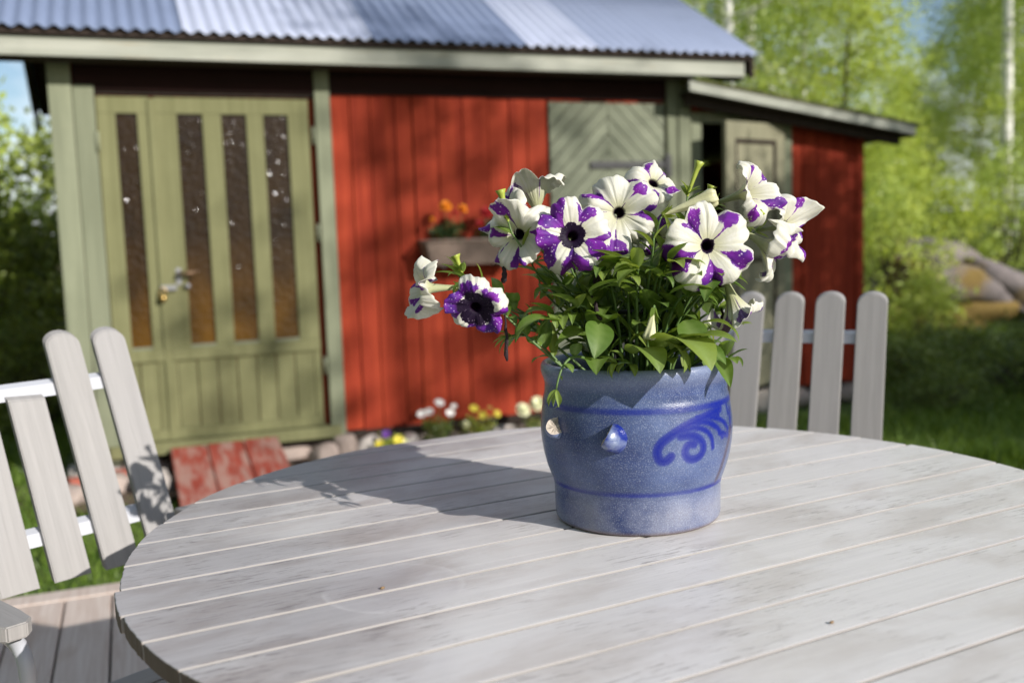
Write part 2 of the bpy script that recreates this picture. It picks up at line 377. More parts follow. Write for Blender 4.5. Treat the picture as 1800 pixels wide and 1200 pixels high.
# double door
def glazed_door(s0, s1, panes, zt=2.04):
    bm = bmesh.new(); f0, f1 = -.004, .024; gz0, gz1 = .555, 1.945
    edges = [s0] + [e for p in panes for e in p] + [s1]
    for a in range(0, len(edges), 2): add_box(bm, edges[a], edges[a + 1], f0, f1, gz0, gz1, .003)        # stiles and glazing bars
    add_box(bm, s0, s1, f0 - .002, f1, gz1, zt, .003); add_box(bm, s0, s1, f0 - .010, f1, .480, gz0, .004)       # top and middle rail
    add_box(bm, s0, s0 + .035, f0, f1, .062, .480, .003); add_box(bm, s1 - .045, s1, f0, f1, .062, .480, .003)
    add_box(bm, s0, s1, f0 - .008, f1, .0, .062, .004)
    d = bm_obj('door', bm, M['green'], shed)
    for a, b in panes:
        box('pane', a - .004, b + .004, .012, .018, gz0 - .004, gz1 + .004, M['amber_glass'], d, 0)
        bm = bmesh.new(); add_box(bm, a, b, .002, .012, gz0, gz0 + .016, .002); bm_obj('glazing_bead', bm, M['slategreen'], d)
    n = max(2, round((s1 - s0 - .08) / .115)); wd = (s1 - s0 - .08) / n
    for k in range(n):
        a = s0 + .035 + k * wd
        box('panel_board', a + .003, a + wd - .003, .004 + rng.uniform(-.002, .002), .020, .062, .480, M['green'], d, .003)
    return d
d1 = glazed_door(-1.238, -.950, [(-1.137, -1.019)])
d2 = glazed_door(-.925, -.020, [(-.799, -.653), (-.544, -.397), (-.296, -.148)])
box('cover_strip', -.958, -.918, -.018, -.006, .0, 2.03, M['green'], d2, .003)
V, F = merge([tube_geo(bez((-.845, -.005, 1.004), (-.845, -.05, 1.004), (-.845, -.05, 1.004), (-.82, -.055, 1.004)), .010), tube_geo([(-.845, -.054, 1.004), (-.80, -.058, 1.003), (-.735, -.054, 1.008)], [.011, .012, .010])])
mesh_obj('handle', V, F, M['old_iron'], d2, True)
box('lock_plate', -.862, -.832, -.010, -.004, .935, 1.035, M['steel'], d2, .002)
V, F = merge([tube_geo([(-.80, -.012, .925), (-.80, -.03, .925)], [.018, .015], 12)]); mesh_obj('keyhole_cover', V, F, M['steel'], d2, True)
V, F = merge([tube_geo([(-.945, -.02, .862), (-.945, -.05, .858)], [.024, .020], 14), tube_geo(bez((-.962, -.032, .875), (-.962, -.032, .935), (-.925, -.032, .935), (-.925, -.032, .88)), .005)]); mesh_obj('padlock', V, F, M['brass'], d2, True)
box('hasp', -.955, -.862, -.028, -.019, .905, .935, M['steel'], d2, .002)
for z in (1.82, 1.22, .38): V, F = tube_geo([(.004, -.014, z - .055), (.004, -.014, z + .055)], .011, 10); mesh_obj('hinge', V, F, M['greygreen'], d2, True)
for z in (1.78, .35): V, F = tube_geo([(-1.240, -.034, z - .055), (-1.240, -.034, z + .055)], .010, 10); mesh_obj('hinge', V, F, M['greygreen'], d1, True)
# chevron door
def clip(poly, f):
    out = []
    for i in range(len(poly)):
        a, b = poly[i], poly[(i + 1) % len(poly)]; fa, fb = f(a), f(b)
        if fa >= 0: out.append(a)
        if fa * fb < 0: t = fa / (fa - fb); out.append((a[0] + (b[0] - a[0]) * t, a[1] + (b[1] - a[1]) * t))
    return out
cs0, cs1, cz0, cz1 = 1.606, 2.492, -.02, 2.052; cm = (cs0 + cs1) / 2
chev = box('door', cs0, cs1, .008, .024, cz0, cz1, M['dark_wood'], shed, 0)
for side in (-1, 1):
    xa, xb = (cs0, cm - .002) if side < 0 else (cm + .002, cs1)
    c = cz0 - .02
    while c < cz1 + .5:
        g = lambda p: p[1] + abs(p[0] - cm)
        poly = [(xa, cz0), (xb, cz0), (xb, cz1), (xa, cz1)]
        poly = clip(poly, lambda p: g(p) - c - .005); poly = clip(poly, lambda p: c + .118 - .005 - g(p)) if len(poly) > 2 else poly
        if len(poly) > 2:
            bm = bmesh.new(); vs = [bm.verts.new((p[0], -.012 + rng.uniform(-.003, .003), p[1])) for p in poly]; fc = bm.faces.new(vs)
            ex = bmesh.ops.extrude_face_region(bm, geom=[fc]); [setattr(v.co, 'y', .010) for v in ex['geom'] if isinstance(v, bmesh.types.BMVert)]
            bmesh.ops.recalc_face_normals(bm, faces=bm.faces[:])
            bm_obj('board', bm, M['slategreen'], chev)
        c += .118
box('strap_hinge', 1.90, 2.50, -.026, -.016, 1.605, 1.655, M['iron'], chev, .003)
box('hinge_plate', 2.490, 2.535, -.040, -.031, 1.54, 1.70, M['iron'], chev, .003)
box('strap_hinge', 1.90, 2.50, -.026, -.016, .345, .395, M['iron'], chev, .003)
# eaves
box('fascia_board', -1.74, 3.00, -.262, -.236, 2.215, 2.320, M['fascia'], shed, .004)
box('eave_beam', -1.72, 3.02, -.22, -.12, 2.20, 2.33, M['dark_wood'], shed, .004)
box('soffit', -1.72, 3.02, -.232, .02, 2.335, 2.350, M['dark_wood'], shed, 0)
# roof deck (two slopes) with dark verge boards
def slope_slab(name, s0, s1, w0, w1, z0, z1, th, mat):
    V = [(s0, w0, z0), (s1, w0, z0), (s1, w1, z1), (s0, w1, z1)]; V += [(a, b, c - th) for a, b, c in V]
    return mesh_obj(name, V, [(0, 1, 2, 3), (7, 6, 5, 4), (0, 4, 5, 1), (1, 5, 6, 2), (2, 6, 7, 3), (3, 7, 4, 0)], mat, shed)
zr = 2.345 + 1.8 * TAN
slope_slab('roof_deck', -1.73, 3.03, -.29, RID, 2.350, zr, .025, M['dark_wood'])
slope_slab('roof_deck', -1.73, 3.03, 3.29, RID, 2.350, zr, .025, M['dark_wood'])
for s in (-1.775, 3.032):
    slope_slab('verge_board', s, s + .028, -.29, RID, 2.352, zr + .002, .15, M['dark_wood']); slope_slab('verge_board', s, s + .028, 3.29, RID, 2.352, zr + .002, .15, M['dark_wood'])
def corrugated(s0, s1, back, mat):
    pitch = .083; n = max(2, int((s1 - s0) / pitch * 10)); V = []; F = []
    w0, w1 = (-.315, RID) if not back else (3.315, RID)
    for i in range(n + 1):
        s = s0 + (s1 - s0) * i / n; c = .0105 * math.cos(2 * math.pi * s / pitch)
        for w in (w0, w1):
            z = 2.352 + (abs(w - RID) * -1 + 1.8) * TAN + .020 + c; V.append((s, w, z))
            V.append((s, w, z - .004))
    for i in range(n):
        a = i * 4; b = a + 4; F += [(a, b, b + 2, a + 2), (a + 3, b + 3, b + 1, a + 1), (a, a + 1, b + 1, b), (a + 2, b + 2, b + 3, a + 3)]
    return mesh_obj('roof_sheet', V, F, mat, shed, True)
for a, b, m in ((-1.80, -.756, 'roof_blue'), (-.752, .334, 'roof_light'), (.338, 1.332, 'roof_blue'), (1.336, 1.840, 'roof_light'), (1.844, 3.10, 'roof_mid')):
    corrugated(a, b, False, M[m]); corrugated(a, b, True, M[m])
V, F = tube_geo([(-1.80, RID, zr + .03), (3.10, RID, zr + .03)], .06, 10); mesh_obj('ridge_cap', V, F, M['roof_blue'], shed, True)
# foundation stones under the shed
def stone_mesh(sx, sy, sz, seed, mat, sub=3, rough=.22):
    bm = bmesh.new(); bmesh.ops.create_icosphere(bm, subdivisions=sub, radius=1); r = random.Random(seed)
    from mathutils import noise
    off = Vector((r.uniform(0, 50), r.uniform(0, 50), r.uniform(0, 50)))
    for v in bm.verts:
        p = v.co.copy(); n = noise.noise(p * 1.1 + off) * rough * 1.8 + noise.noise(p * 2.7 + off) * rough * .7
        q = p * (1 + n); q = Vector([math.copysign(abs(c) ** .8, c) for c in q]); v.co = Vector((q.x * sx, q.y * sy, q.z * sz))
    me = bpy.data.meshes.new('stone'); bm.to_mesh(me); bm.free(); me.polygons.foreach_set('use_smooth', [True] * len(me.polygons)); me.materials.append(mat); return me
for k in range(15):
    me = stone_mesh(.16, .12, .10, 20 + k, M['stone'] if k % 3 else M['pale_stone'], 2); o = inst('foundation_stone', me, shed, (-1.38 + k * .285, .10, -.195)); 

# ------------------------------------------------------------------ lean-to
lean = thing('lean_to', 'low red lean-to with mossy sloping roof and ajar panel door', 'shed', SP, SA)
zr_l = lambda s: 2.115 - .1455 * (s - 2.56) - .02
def front_boards():
    red_boards(lean, 3.60, 4.28, lambda s: zr_l(s) + .0, w=.02, seed=8, wmin=.09, wmax=.15)
    red_boards(lean, 2.712, 3.592, lambda s: zr_l(s) + .0, zbot=2.005, w=.02, seed=9)
front_boards()
box('side_wall', 4.243, 4.268, .045, 2.4, ZB, 1.80, M['red'], lean, 0)
box('back_wall', 2.70, 4.24, 2.36, 2.40, ZB, 1.86, M['red'], lean, 0)
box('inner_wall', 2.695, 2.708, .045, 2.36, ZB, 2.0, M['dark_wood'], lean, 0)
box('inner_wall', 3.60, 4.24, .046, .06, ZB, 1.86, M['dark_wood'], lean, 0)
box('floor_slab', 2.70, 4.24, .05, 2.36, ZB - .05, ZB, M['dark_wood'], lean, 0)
for k in range(6):
    me = stone_mesh(.16, .12, .11, 60 + k, M['stone'] if k % 2 else M['pale_stone'], 2); inst('foundation_stone', me, lean, (2.85 + k * .27, .12, -.17))
box('door_frame', 2.716, 2.800, -.012, .045, ZB, 2.0, M['greygreen'], lean, .004)
box('door_frame', 3.492, 3.585, -.012, .045, ZB, 2.0, M['greygreen'], lean, .004)
box('door_frame', 2.802, 3.490, -.014, .045, 1.925, 2.002, M['greygreen'], lean, .004)
# ajar door leaf, hinged on the right
bm = bmesh.new()
for a, b, c, d in ((-.68, -.58, 0, 1.92), (-.10, 0, 0, 1.92), (-.58, -.10, 1.80, 1.92), (-.58, -.10, .95, 1.09), (-.58, -.10, 0, .2)): add_box(bm, a, b, -.018, .018, c, d, .003)
leaf = bm_obj('door', bm, M['olive_door'], lean, loc=(3.486, -.034, -.005), rot=(0, 0, R(18)))
for c, d in ((.2, .95), (1.09, 1.80)):
    box('door_panel', -.582, -.098, -.004, .008, c - .002, d + .002, M['olive_door'], leaf, 0)
    bm = bmesh.new(); add_box(bm, -.575, -.10, -.014, -.004, d - .03, d, .003); add_box(bm, -.575, -.55, -.014, -.004, c, d - .031, .003); add_box(bm, -.125, -.10, -.014, -.004, c, d - .031, .003); bm_obj('moulding', bm, M['dark_wood'], leaf)
def lean_slab(name, s0, s1, w0, w1, dz0, dz1, mat):
    V = []
    for dz in (dz0, dz1): V += [(s0, w0, zr_l(s0) + dz), (s1, w0, zr_l(s1) + dz), (s1, w1, zr_l(s1) + dz), (s0, w1, zr_l(s0) + dz)]
    return mesh_obj(name, V, [(3, 2, 1, 0), (4, 5, 6, 7), (0, 1, 5, 4), (1, 2, 6, 5), (2, 3, 7, 6), (3, 0, 4, 7)], mat, lean)
lean_slab('roof_deck', 2.60, 4.56, -.235, 2.5, .008, .030, M['dark_wood'])
lean_slab('fascia_board', 2.555, 4.53, -.262, -.238, .018, .085, M['fascia'])
lean_slab('eave_rafter', 2.60, 4.48, -.15, -.10, -.055, .006, M['dark_wood'])
lean_slab('roof_felt', 2.60, 4.575, -.275, 2.52, .088, .100, M['moss_roof'])
r = np.random.default_rng(5); n = 9000
s = r.uniform(2.6, 4.56, n); w = np.where(r.random(n) < .5, r.uniform(-.27, .2, n), r.uniform(-.27, 2.5, n)); h = r.uniform(.01, .035, n)
keep = np.sin(s * 5.1) + np.sin(w * 7 + s * 3) + r.normal(0, .7, n) > -.3; s, w, h = s[keep], w[keep], h[keep]
b = np.c_[s, w, 2.095 - .1455 * (s - 2.56) + .098]; an = r.uniform(0, 6.28, len(s)); dx = np.c_[np.cos(an), np.sin(an), 0 * an] * .014
co = np.stack([b - dx, b + dx, b + np.c_[r.normal(0, .01, len(s)), r.normal(0, .01, len(s)), h]], 1).reshape(-1, 3)
me = fast_mesh('moss', co, np.arange(len(co)).reshape(-1, 3), M['dark_leaf'], r.random(len(s))); tag(inst('moss', me, lean), kind='stuff')

# ------------------------------------------------------------------ garden table
TC = Vector((.166, 1.458, 0)); TA = R(28.3); TR = .716; TZ = .74
table = TABLE_REF; table.location = TC; table.rotation_euler = (0, 0, TA); tag(table, 'large round garden table of grey washed wooden planks', 'table')
pitch = .0947; gap = .0040
for k in range(-8, 8):
    o0 = -.0103 + k * pitch + gap / 2; o1 = o0 + pitch - gap
    rr = TR + rng.uniform(-.0035, .0035)
    o0c, o1c = max(o0, -rr + .012), min(o1, rr - .012)
    if o1c - o0c < .03: continue
    oc = (o0 + o1) / 2; pts = []
    for i in range(15): o = o0c + (o1c - o0c) * i / 14; pts.append((math.sqrt(rr * rr - o * o), o - oc))
    for i in range(15): o = o1c + (o0c - o1c) * i / 14; pts.append((-math.sqrt(rr * rr - o * o) + rng.uniform(0, .0012) , o - oc))
    bm = bmesh.new(); vs = [bm.verts.new((p[0], p[1], 0)) for p in pts]; fc = bm.faces.new(vs)
    ex = bmesh.ops.extrude_face_region(bm, geom=[fc]); top = [v for v in ex['geom'] if isinstance(v, bmesh.types.BMVert)]
    for v in top: v.co.z = .022
    bmesh.ops.recalc_face_normals(bm, faces=bm.faces[:])
    es = [e for e in bm.edges if abs(e.verts[0].co.z - e.verts[1].co.z) < 1e-6]
    es += [e for e in bm.edges if abs(e.verts[0].co.z - e.verts[1].co.z) > 1e-3 and e.calc_face_angle(0) > .6]
    bmesh.ops.bevel(bm, geom=es, offset=.0020, segments=3, affect='EDGES', profile=.5)
    bm.normal_update()
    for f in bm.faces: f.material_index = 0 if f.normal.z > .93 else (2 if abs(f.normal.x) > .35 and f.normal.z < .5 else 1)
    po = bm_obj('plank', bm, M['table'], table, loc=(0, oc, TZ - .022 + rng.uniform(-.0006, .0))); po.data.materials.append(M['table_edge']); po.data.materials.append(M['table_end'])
def ring_band(name, r0, r1, z0, z1, mat, parent, n=96):
    V = []; F = []
    for i in range(n):
        a = 2 * math.pi * i / n
        for rr, zz in ((r0, z0), (r1, z0), (r1, z1), (r0, z1)): V.append((rr * math.cos(a), rr * math.sin(a), zz))
    for i in range(n):
        a = i * 4; b = ((i + 1) % n) * 4
        for j in range(4): F.append((a + j, a + (j + 1) % 4, b + (j + 1) % 4, b + j))
    return mesh_obj(name, V, F, mat, parent)
ring_band('apron', .655, .675, .655, .7165, M['table'], table)
for xx in (-.36, 0, .36): box('batten', xx - .03, xx + .03, -.60 if xx == 0 else -.52, .60 if xx == 0 else .52, .675, .7165, M['table'], table, .003)
for i in range(4):
    a = R(45 + 90 * i); rr = .44
    V, F = tube_geo([(rr * math.cos(a), rr * math.sin(a), .70), ((rr + .06) * math.cos(a), (rr + .06) * math.sin(a), .004)], [.034, .026], 12); mesh_obj('leg', V, F, M['table'], table, True)

# ------------------------------------------------------------------ chairs
def make_chair(label, origin, ang, lean_a, broken):
    # local frame: X along the back (0 = last slat, slats go to -X), Y backwards, origin below the slat tops
    ch = thing('garden_chair', label, 'chair', (origin[0], origin[1], 0), ang, 'slatted garden chairs round the table')
    sl, cl = math.sin(lean_a), math.cos(lean_a); P = lambda x, t, d=0: Vector((x, -sl * t - cl * -d * 1.0, 1.0 - cl * t - sl * -d * -1.0))
    # t runs down the slat from its top, d = out of the back side
    def P(x, t, d=0.0): return Vector((x, -sl * t + cl * d, 1.0 - cl * t - sl * d * 0 + sl * d))
    def slat(x, t0, t1, rounded=True, name='slat', wd=.067, th=.017):
        pts = []
        hw = wd / 2
        if rounded:
            for i in range(13):
                a = math.pi * i / 12; pts.append((hw * math.cos(a), t0 + .026 - .026 * math.sin(a)))
        else: pts = [(hw, t0 + .004), (-hw, t0)]
        pts += [(-hw, t1), (hw, t1)]
        bm = bmesh.new(); vs = [bm.verts.new(P(x + a, t, 0)) for a, t in pts]; fc = bm.faces.new(vs)
        bb = [bm.verts.new(P(x + a, t, th)) for a, t in pts]; bm.faces.new(list(reversed(bb)))
        n = len(pts)
        for i in range(n): bm.faces.new((vs[i], bb[i], bb[(i + 1) % n], vs[(i + 1) % n]))
        bmesh.ops.recalc_face_normals(bm, faces=bm.faces[:])
        front = [e for e in bm.edges if all(v in vs for v in e.verts)]
        bmesh.ops.bevel(bm, geom=front, offset=.0022, segments=2, affect='EDGES')
        o = bm_obj(name, bm, M['slat'], ch)
        return o
    for i in range(5):
        x = -i * .094
        if i == broken: s_ = slat(x, .120, .465, False); s_['label'] = 'slat snapped off flat at the upper rail'
        else: slat(x, rng.uniform(-.001, .002), .465 + rng.uniform(-.003, .003))
    W = -4 * .094
    def rail(t, hgt=.022, x0=W - .034, x1=.032):
        bm = bmesh.new(); vs = []
        for x in (x0, x1):
            for tt, dd in ((t - hgt / 2, .0175), (t + hgt / 2, .0175), (t + hgt / 2, .036), (t - hgt / 2, .036)): vs.append(bm.verts.new(P(x, tt, dd)))
        for f in ((0, 1, 2, 3), (7, 6, 5, 4), (0, 4, 5, 1), (1, 5, 6, 2), (2, 6, 7, 3), (3, 7, 4, 0)): bm.faces.new([vs[k] for k in f])
        bmesh.ops.recalc_face_normals(bm, faces=bm.faces[:]); return bm_obj('rail', bm, M['white_metal'], ch)
    rail(.118, .024); rail(.392, .024)
    # tubular side frames, armrests, seat
    yb = P(0, .465, .03).y; 
    for x in (W - .05, .03):
        up = [P(x, .40, .027), P(x, .50, .027)]
        rear = bez(P(x, .50, .027), P(x, .62, .027), Vector((x, yb - .02, .40)), Vector((x, yb + .16, .011)), 8)
        tube('back_tube', up + rear[1:], .011, M['white_metal'], ch, 10)
        fx = -.53
        arm = bez(P(x, .43, .027), (x, -.25, .618), (x, -.35, .618), (x, fx + .05, .618), 6) + bez((x, fx + .05, .618), (x, fx - .005, .618), (x, fx - .01, .60), (x, fx - .01, .55), 6)[1:] + [Vector((x, fx - .01, .30)), Vector((x, fx - .01, .011))]
        tube('front_leg', arm, .0115, M['white_metal'], ch, 10)
        ax = x - .012 if x < W else x + .012
        bm = bmesh.new(); prof = [(-.18, .026), (-.30, .028), (fx + .04, .030), (fx - .002, .027), (fx - .018, .014)]
        loop = [(ax + h, y) for y, h in prof] + [(ax - h, y) for y, h in reversed(prof)]
        lo = [bm.verts.new((a, b, .632)) for a, b in loop]; hi = [bm.verts.new((a, b, .654)) for a, b in loop]
        bm.faces.new(list(reversed(lo))); bm.faces.new(hi)
        for i in range(len(loop)): bm.faces.new((lo[i], lo[(i + 1) % len(loop)], hi[(i + 1) % len(loop)], hi[i]))
        bmesh.ops.recalc_face_normals(bm, faces=bm.faces[:]); bmesh.ops.bevel(bm, geom=bm.edges[:], offset=.002, segments=2, affect='EDGES')
        bm_obj('armrest', bm, M['slat'], ch)
    for y in (-.34, -.54): V, F = tube_geo([(W - .05, y, .392), (.03, y, .392)], .010, 8); mesh_obj('seat_bar', V, F, M['white_metal'], ch, True)
    for k in range(4):
        y = -.315 - k * .067; box('seat_slat', W - .03, .03, y - .061, y, .402, .420, M['seat_slat'], ch, .003)
    return ch
make_chair('grey slatted garden chair with one slat snapped off, near the shed door', (-.818, 2.007), R(49.1), R(22.8), 2)
make_chair('grey slatted garden chair with all slats whole, between table and dark greenery', (.841, 2.309), R(-26.1), R(21.5), None)

# ------------------------------------------------------------------ flower pot
PC = Vector((.180, 1.460, TZ))
pot_prof = [(.0, .0), (.116, .0), (.1205, .0025), (.1222, .008), (.1226, .03), (.1228, .052), (.1242, .0555), (.1238, .0585), (.1248, .0615), (.1262, .064), (.1285, .070), (.133, .083), (.1372, .100), (.1400, .118), (.1410, .134), (.1404, .150), (.1385, .166), (.1372, .1735), (.1376, .1765), (.1362, .180), (.1366, .183), (.1345, .187), (.1338, .192), (.1342, .195), (.1333, .199), (.1337, .205), (.1352, .211), (.1378, .217), (.1392, .223), (.1388, .229), (.1368, .2335), (.1325, .2350), (.1275, .2325), (.1240, .2265), (.1228, .217), (.1225, .20), (.124, .17)]
def dense(prof, step):
    out = [prof[0]]
    for a, b in zip(prof, prof[1:]):
        d = math.hypot(b[0] - a[0], b[1] - a[1]); n = max(1, int(d / step))
        for i in range(1, n + 1): out.append((a[0] + (b[0] - a[0]) * i / n, a[1] + (b[1] - a[1]) * i / n))
    return out
pp = np.array(dense(pot_prof[1:], .0018)); 
for _ in range(2): pp[1:-1] = (pp[:-2] + 2 * pp[1:-1] + pp[2:]) / 4
NA = 560; th = np.linspace(0, 2 * np.pi, NA, endpoint=False)
wob = 1 + .004 * np.sin(2 * th + .6) + .002 * np.sin(3 * th)
co = np.stack([pp[:, None, 0] * wob[None] * np.cos(th)[None], pp[:, None, 0] * wob[None] * np.sin(th)[None], np.repeat(pp[:, None, 1], NA, 1)], -1)
nr = len(pp); idx = np.arange(nr * NA).reshape(nr, NA); nx_ = np.roll(idx, -1, 1)
fc = np.stack([idx[:-1], nx_[:-1], nx_[1:], idx[1:]], -1).reshape(-1, 4)
strokes = [  # hand painted cobalt scroll: (angle deg, height) along each brush stroke, half width
 ([(-77.5, .116), (-80.1, .110), (-83.4, .1104), (-85.3, .1167), (-85.6, .1274), (-82.8, .1374), (-77.3, .1456), (-70.2, .1543), (-61.1, .1609), (-48.2, .1672), (-38.4, .1716)], 0.0070),
 ([(-62.9, .1297), (-66.3, .1313), (-68.7, .1254), (-69.1, .1175), (-66.2, .1094), (-60.8, .1082), (-56.4, .1147), (-55.7, .1265), (-59.1, .1369), (-65, .1434), (-71.7, .1431)], 0.0066),
 ([(-75, .1477), (-64, .1535), (-54.6, .148), (-49.2, .136), (-47.9, .12)], 0.0044), ([(-65, .1594), (-53.9, .1592), (-43.4, .147), (-37.9, .1313)], 0.0047),
 ([(-60, .1655), (-47, .163), (-35, .152), (-30, .139)], 0.0041),
 ([(-40.2, .1736), (-41.3, .1635)], 0.0039), ([(-27.7, .1715), (-27.1, .1591)], 0.0039), ([(-41.5, .1382), (-26.7, .1275)], 0.0047), ([(-22, .165), (-24.5, .150), (-24.5, .136)], 0.0052)]
smear = [([(-24.5, .136), (-27, .12), (-30.6, .1059), (-34.5, .0686)], .0075)]
A = np.degrees((th + np.pi) % (2 * np.pi) - np.pi); RA = .139
X = np.repeat((np.radians(A) * RA)[None], nr, 0); Z = np.repeat(pp[:, 1][:, None], NA, 1)
def sdist(st):
    best = np.full(X.shape, 9.0)
    for pts, hw in st:
        # smooth the polyline
        q = np.array([(math.radians(a) * RA, z) for a, z in pts])
        for _ in range(3):
            if len(q) > 2:
                m = np.empty((2 * len(q) - 2, 2)); m[0::2] = .75 * q[:-1] + .25 * q[1:]; m[1::2] = .25 * q[:-1] + .75 * q[1:]; q = np.vstack([q[:1], m, q[-1:]])
        for a, b in zip(q, q[1:]):
            ab = b - a; l2 = (ab**2).sum() + 1e-12; t = np.clip(((X - a[0]) * ab[0] + (Z - a[1]) * ab[1]) / l2, 0, 1)
            d = np.hypot(X - a[0] - t * ab[0], Z - a[1] - t * ab[1]) / hw; best = np.minimum(best, d)
    return best
outer = np.zeros(X.shape, bool); outer[:int(np.argmax(pp[:, 1]))] = True
sm = lambda d, a, b: np.clip((b - d) / (b - a), 0, 1)
ds = sdist(strokes); mask = sm(ds, .70, 1.15) * (.93 + .07 * np.cos(np.clip(ds, 0, 1) * 6.0))
ring = lambda z0, h: sm(np.abs(Z - z0) / h, .6, 1.2)
rv = .75 + .25 * np.sin(X * 31 + 1) * np.sin(X * 13)
mask = np.maximum(mask, ring(.1785, .0046) * rv); mask = np.maximum(mask, ring(.0605, .0036) * rv * .95)
mask *= outer; smm = sm(sdist(smear), .3, 1.3) * outer
pot = thing('flower_pot', 'blue grey salt glazed stoneware pot with cobalt scrolls on the table', 'flower pot', PC)
def mat_pot():
    t = NT('salt_glazed_stoneware'); v = t.coord('Object', (1, 1, 1), False)
    n = t.noise(v, 9, 5, .6); n2 = t.noise(v, 600, 3, .6); n3 = t.noise(t.n('ShaderNodeMapping', {'Vector': v, 'Scale': (6, 6, 60)}).outputs[0], 1.0, 4)
    c = t.mix(t.ramp(n, [(.32, G3(0)), (.68, G3(1))]), (.018, .034, .125), (.100, .140, .275))
    c = t.mix(t.math('MULTIPLY', t.ramp(n3, [(.45, G3(0)), (.75, G3(1))]), .35), c, (.045, .080, .26))
    sep = t.n('ShaderNodeSeparateXYZ', {0: v}).outputs[2]
    foot = t.ramp(sep, [(.030, G3(1)), (.066, G3(0))]); c = t.mix(t.math('MULTIPLY', foot, t.ramp(n, [(.36, G3(0)), (.6, G3(.6))])), c, (.30, .30, .34))
    c = t.mix(t.ramp(sep, [(.001, G3(.8)), (.006, G3(0))]), c, (.22, .14, .08))
    rim = t.ramp(sep, [(.205, G3(0)), (.232, G3(.6))]); c = t.mix(rim, c, (.23, .27, .40))
    c = t.mix(t.math('MULTIPLY', t.ramp(n2, [(.52, G3(0)), (.66, G3(1))]), .34), c, (.40, .43, .50))
    c = t.mix(t.math('MULTIPLY', t.ramp(n2, [(.32, G3(1)), (.46, G3(0))]), .30), c, (.13, .10, .10))
    cob = t.n('ShaderNodeAttribute', attribute_name='cobalt').outputs['Fac']; sme = t.n('ShaderNodeAttribute', attribute_name='smear').outputs['Fac']
    c = t.mix(t.math('MULTIPLY', cob, .96), c, (.003, .010, .21)); c = t.mix(t.math('MULTIPLY', sme, .85), c, (.05, .028, .06))
    t.bump(t.math('ADD', n2, t.math('MULTIPLY', n3, .8)), .30, .0014); return t.base(c, t.math('ADD', t.math('MULTIPLY', n, .20), .14), Coat_Weight=.12, Coat_Roughness=.05, Specular_IOR_Level=.34)
M['pot'] = mat_pot()
me = fast_mesh('pot_body', co.reshape(-1, 3), fc, M['pot'], smooth=True)
for nm, arr in (('cobalt', mask), ('smear', smm)):
    a = me.attributes.new(nm, 'FLOAT', 'POINT'); a.data.foreach_set('value', arr.astype(np.float32).ravel())
inst('pot_body', me, pot)
mesh_obj('pot_base', [(.118 * math.cos(a), .118 * math.sin(a), .0012) for a in np.linspace(0, 2 * np.pi, 64, endpoint=False)], [tuple(range(63, -1, -1))], M['pot'], pot)
# broken handle stubs
M['raw_clay'] = simple('unglazed_broken_clay', (.46, .40, .34), .85, (160, .6, .002)); 
def mat_stub():
    t = NT('stub_glaze'); n = t.noise(t.coord('Object', (1, 1, 1)), 40, 4); c = t.mix(t.ramp(n, [(.42, G3(0)), (.6, G3(1))]), (.008, .02, .20), (.16, .20, .33)); t.bump(n, .3, .001); return t.base(c, .22, Coat_Weight=.4)
M['stub'] = mat_stub()
def stub(an, z, toward, sc):
    a = R(an); rad = Vector((math.cos(a), math.sin(a), 0)); tan = Vector((-math.sin(a), math.cos(a), 0)) * toward; up = Vector((0, 0, 1))
    rr = random.Random(int(abs(an))); c0 = rad * .1385 + up * z; bm = bmesh.new(); bmesh.ops.create_uvsphere(bm, u_segments=36, v_segments=24, radius=1)
    for v in bm.verts:
        p = v.co.copy(); q = p * (1 + .05 * mnoise.noise(p * 1.7)); flare = 1 + .55 * max(0, .15 - q.z) ; h = .0225 * sc if q.z > 0 else .010
        v.co = c0 + tan * (q.x * .0140 * sc * flare + max(0, q.z) * .006 * sc) + up * (q.y * .0158 * sc * flare + max(0, q.z) * .003) + rad * (q.z * h)
    nrm = (tan * .86 + up * .50 + rad * .16).normalized(); p0 = c0 + tan * .0075 * sc + up * .005 + rad * .010 * sc
    g = bmesh.ops.bisect_plane(bm, geom=bm.verts[:] + bm.edges[:] + bm.faces[:], plane_co=p0, plane_no=nrm, clear_outer=True)
    es = [e for e in g['geom_cut'] if isinstance(e, bmesh.types.BMEdge)]; cv = [v.co.copy() for v in g['geom_cut'] if isinstance(v, bmesh.types.BMVert)]
    o = bm_obj('handle_stub', bm, M['stub'], pot, True)
    c = sum(cv, Vector()) / len(cv); ex = nrm.cross(up).normalized(); ey = nrm.cross(ex); cv.sort(key=lambda v: math.atan2((v - c).dot(ey), (v - c).dot(ex))); n = len(cv)
    rim = [v + nrm * .0002 for v in cv]; inner = [c + (v - c) * .55 + nrm * rr.uniform(-.0022, .0008) for v in cv]; VV = rim + inner + [c - nrm * .0012]
    mesh_obj('broken_face', VV, [(i, (i + 1) % n, n + (i + 1) % n, n + i) for i in range(n)] + [(n + i, n + (i + 1) % n, 2 * n) for i in range(n)], M['raw_clay'], o)
stub(-109, .142, -1, 1.22); stub(-150, .147, 1, 1.0)
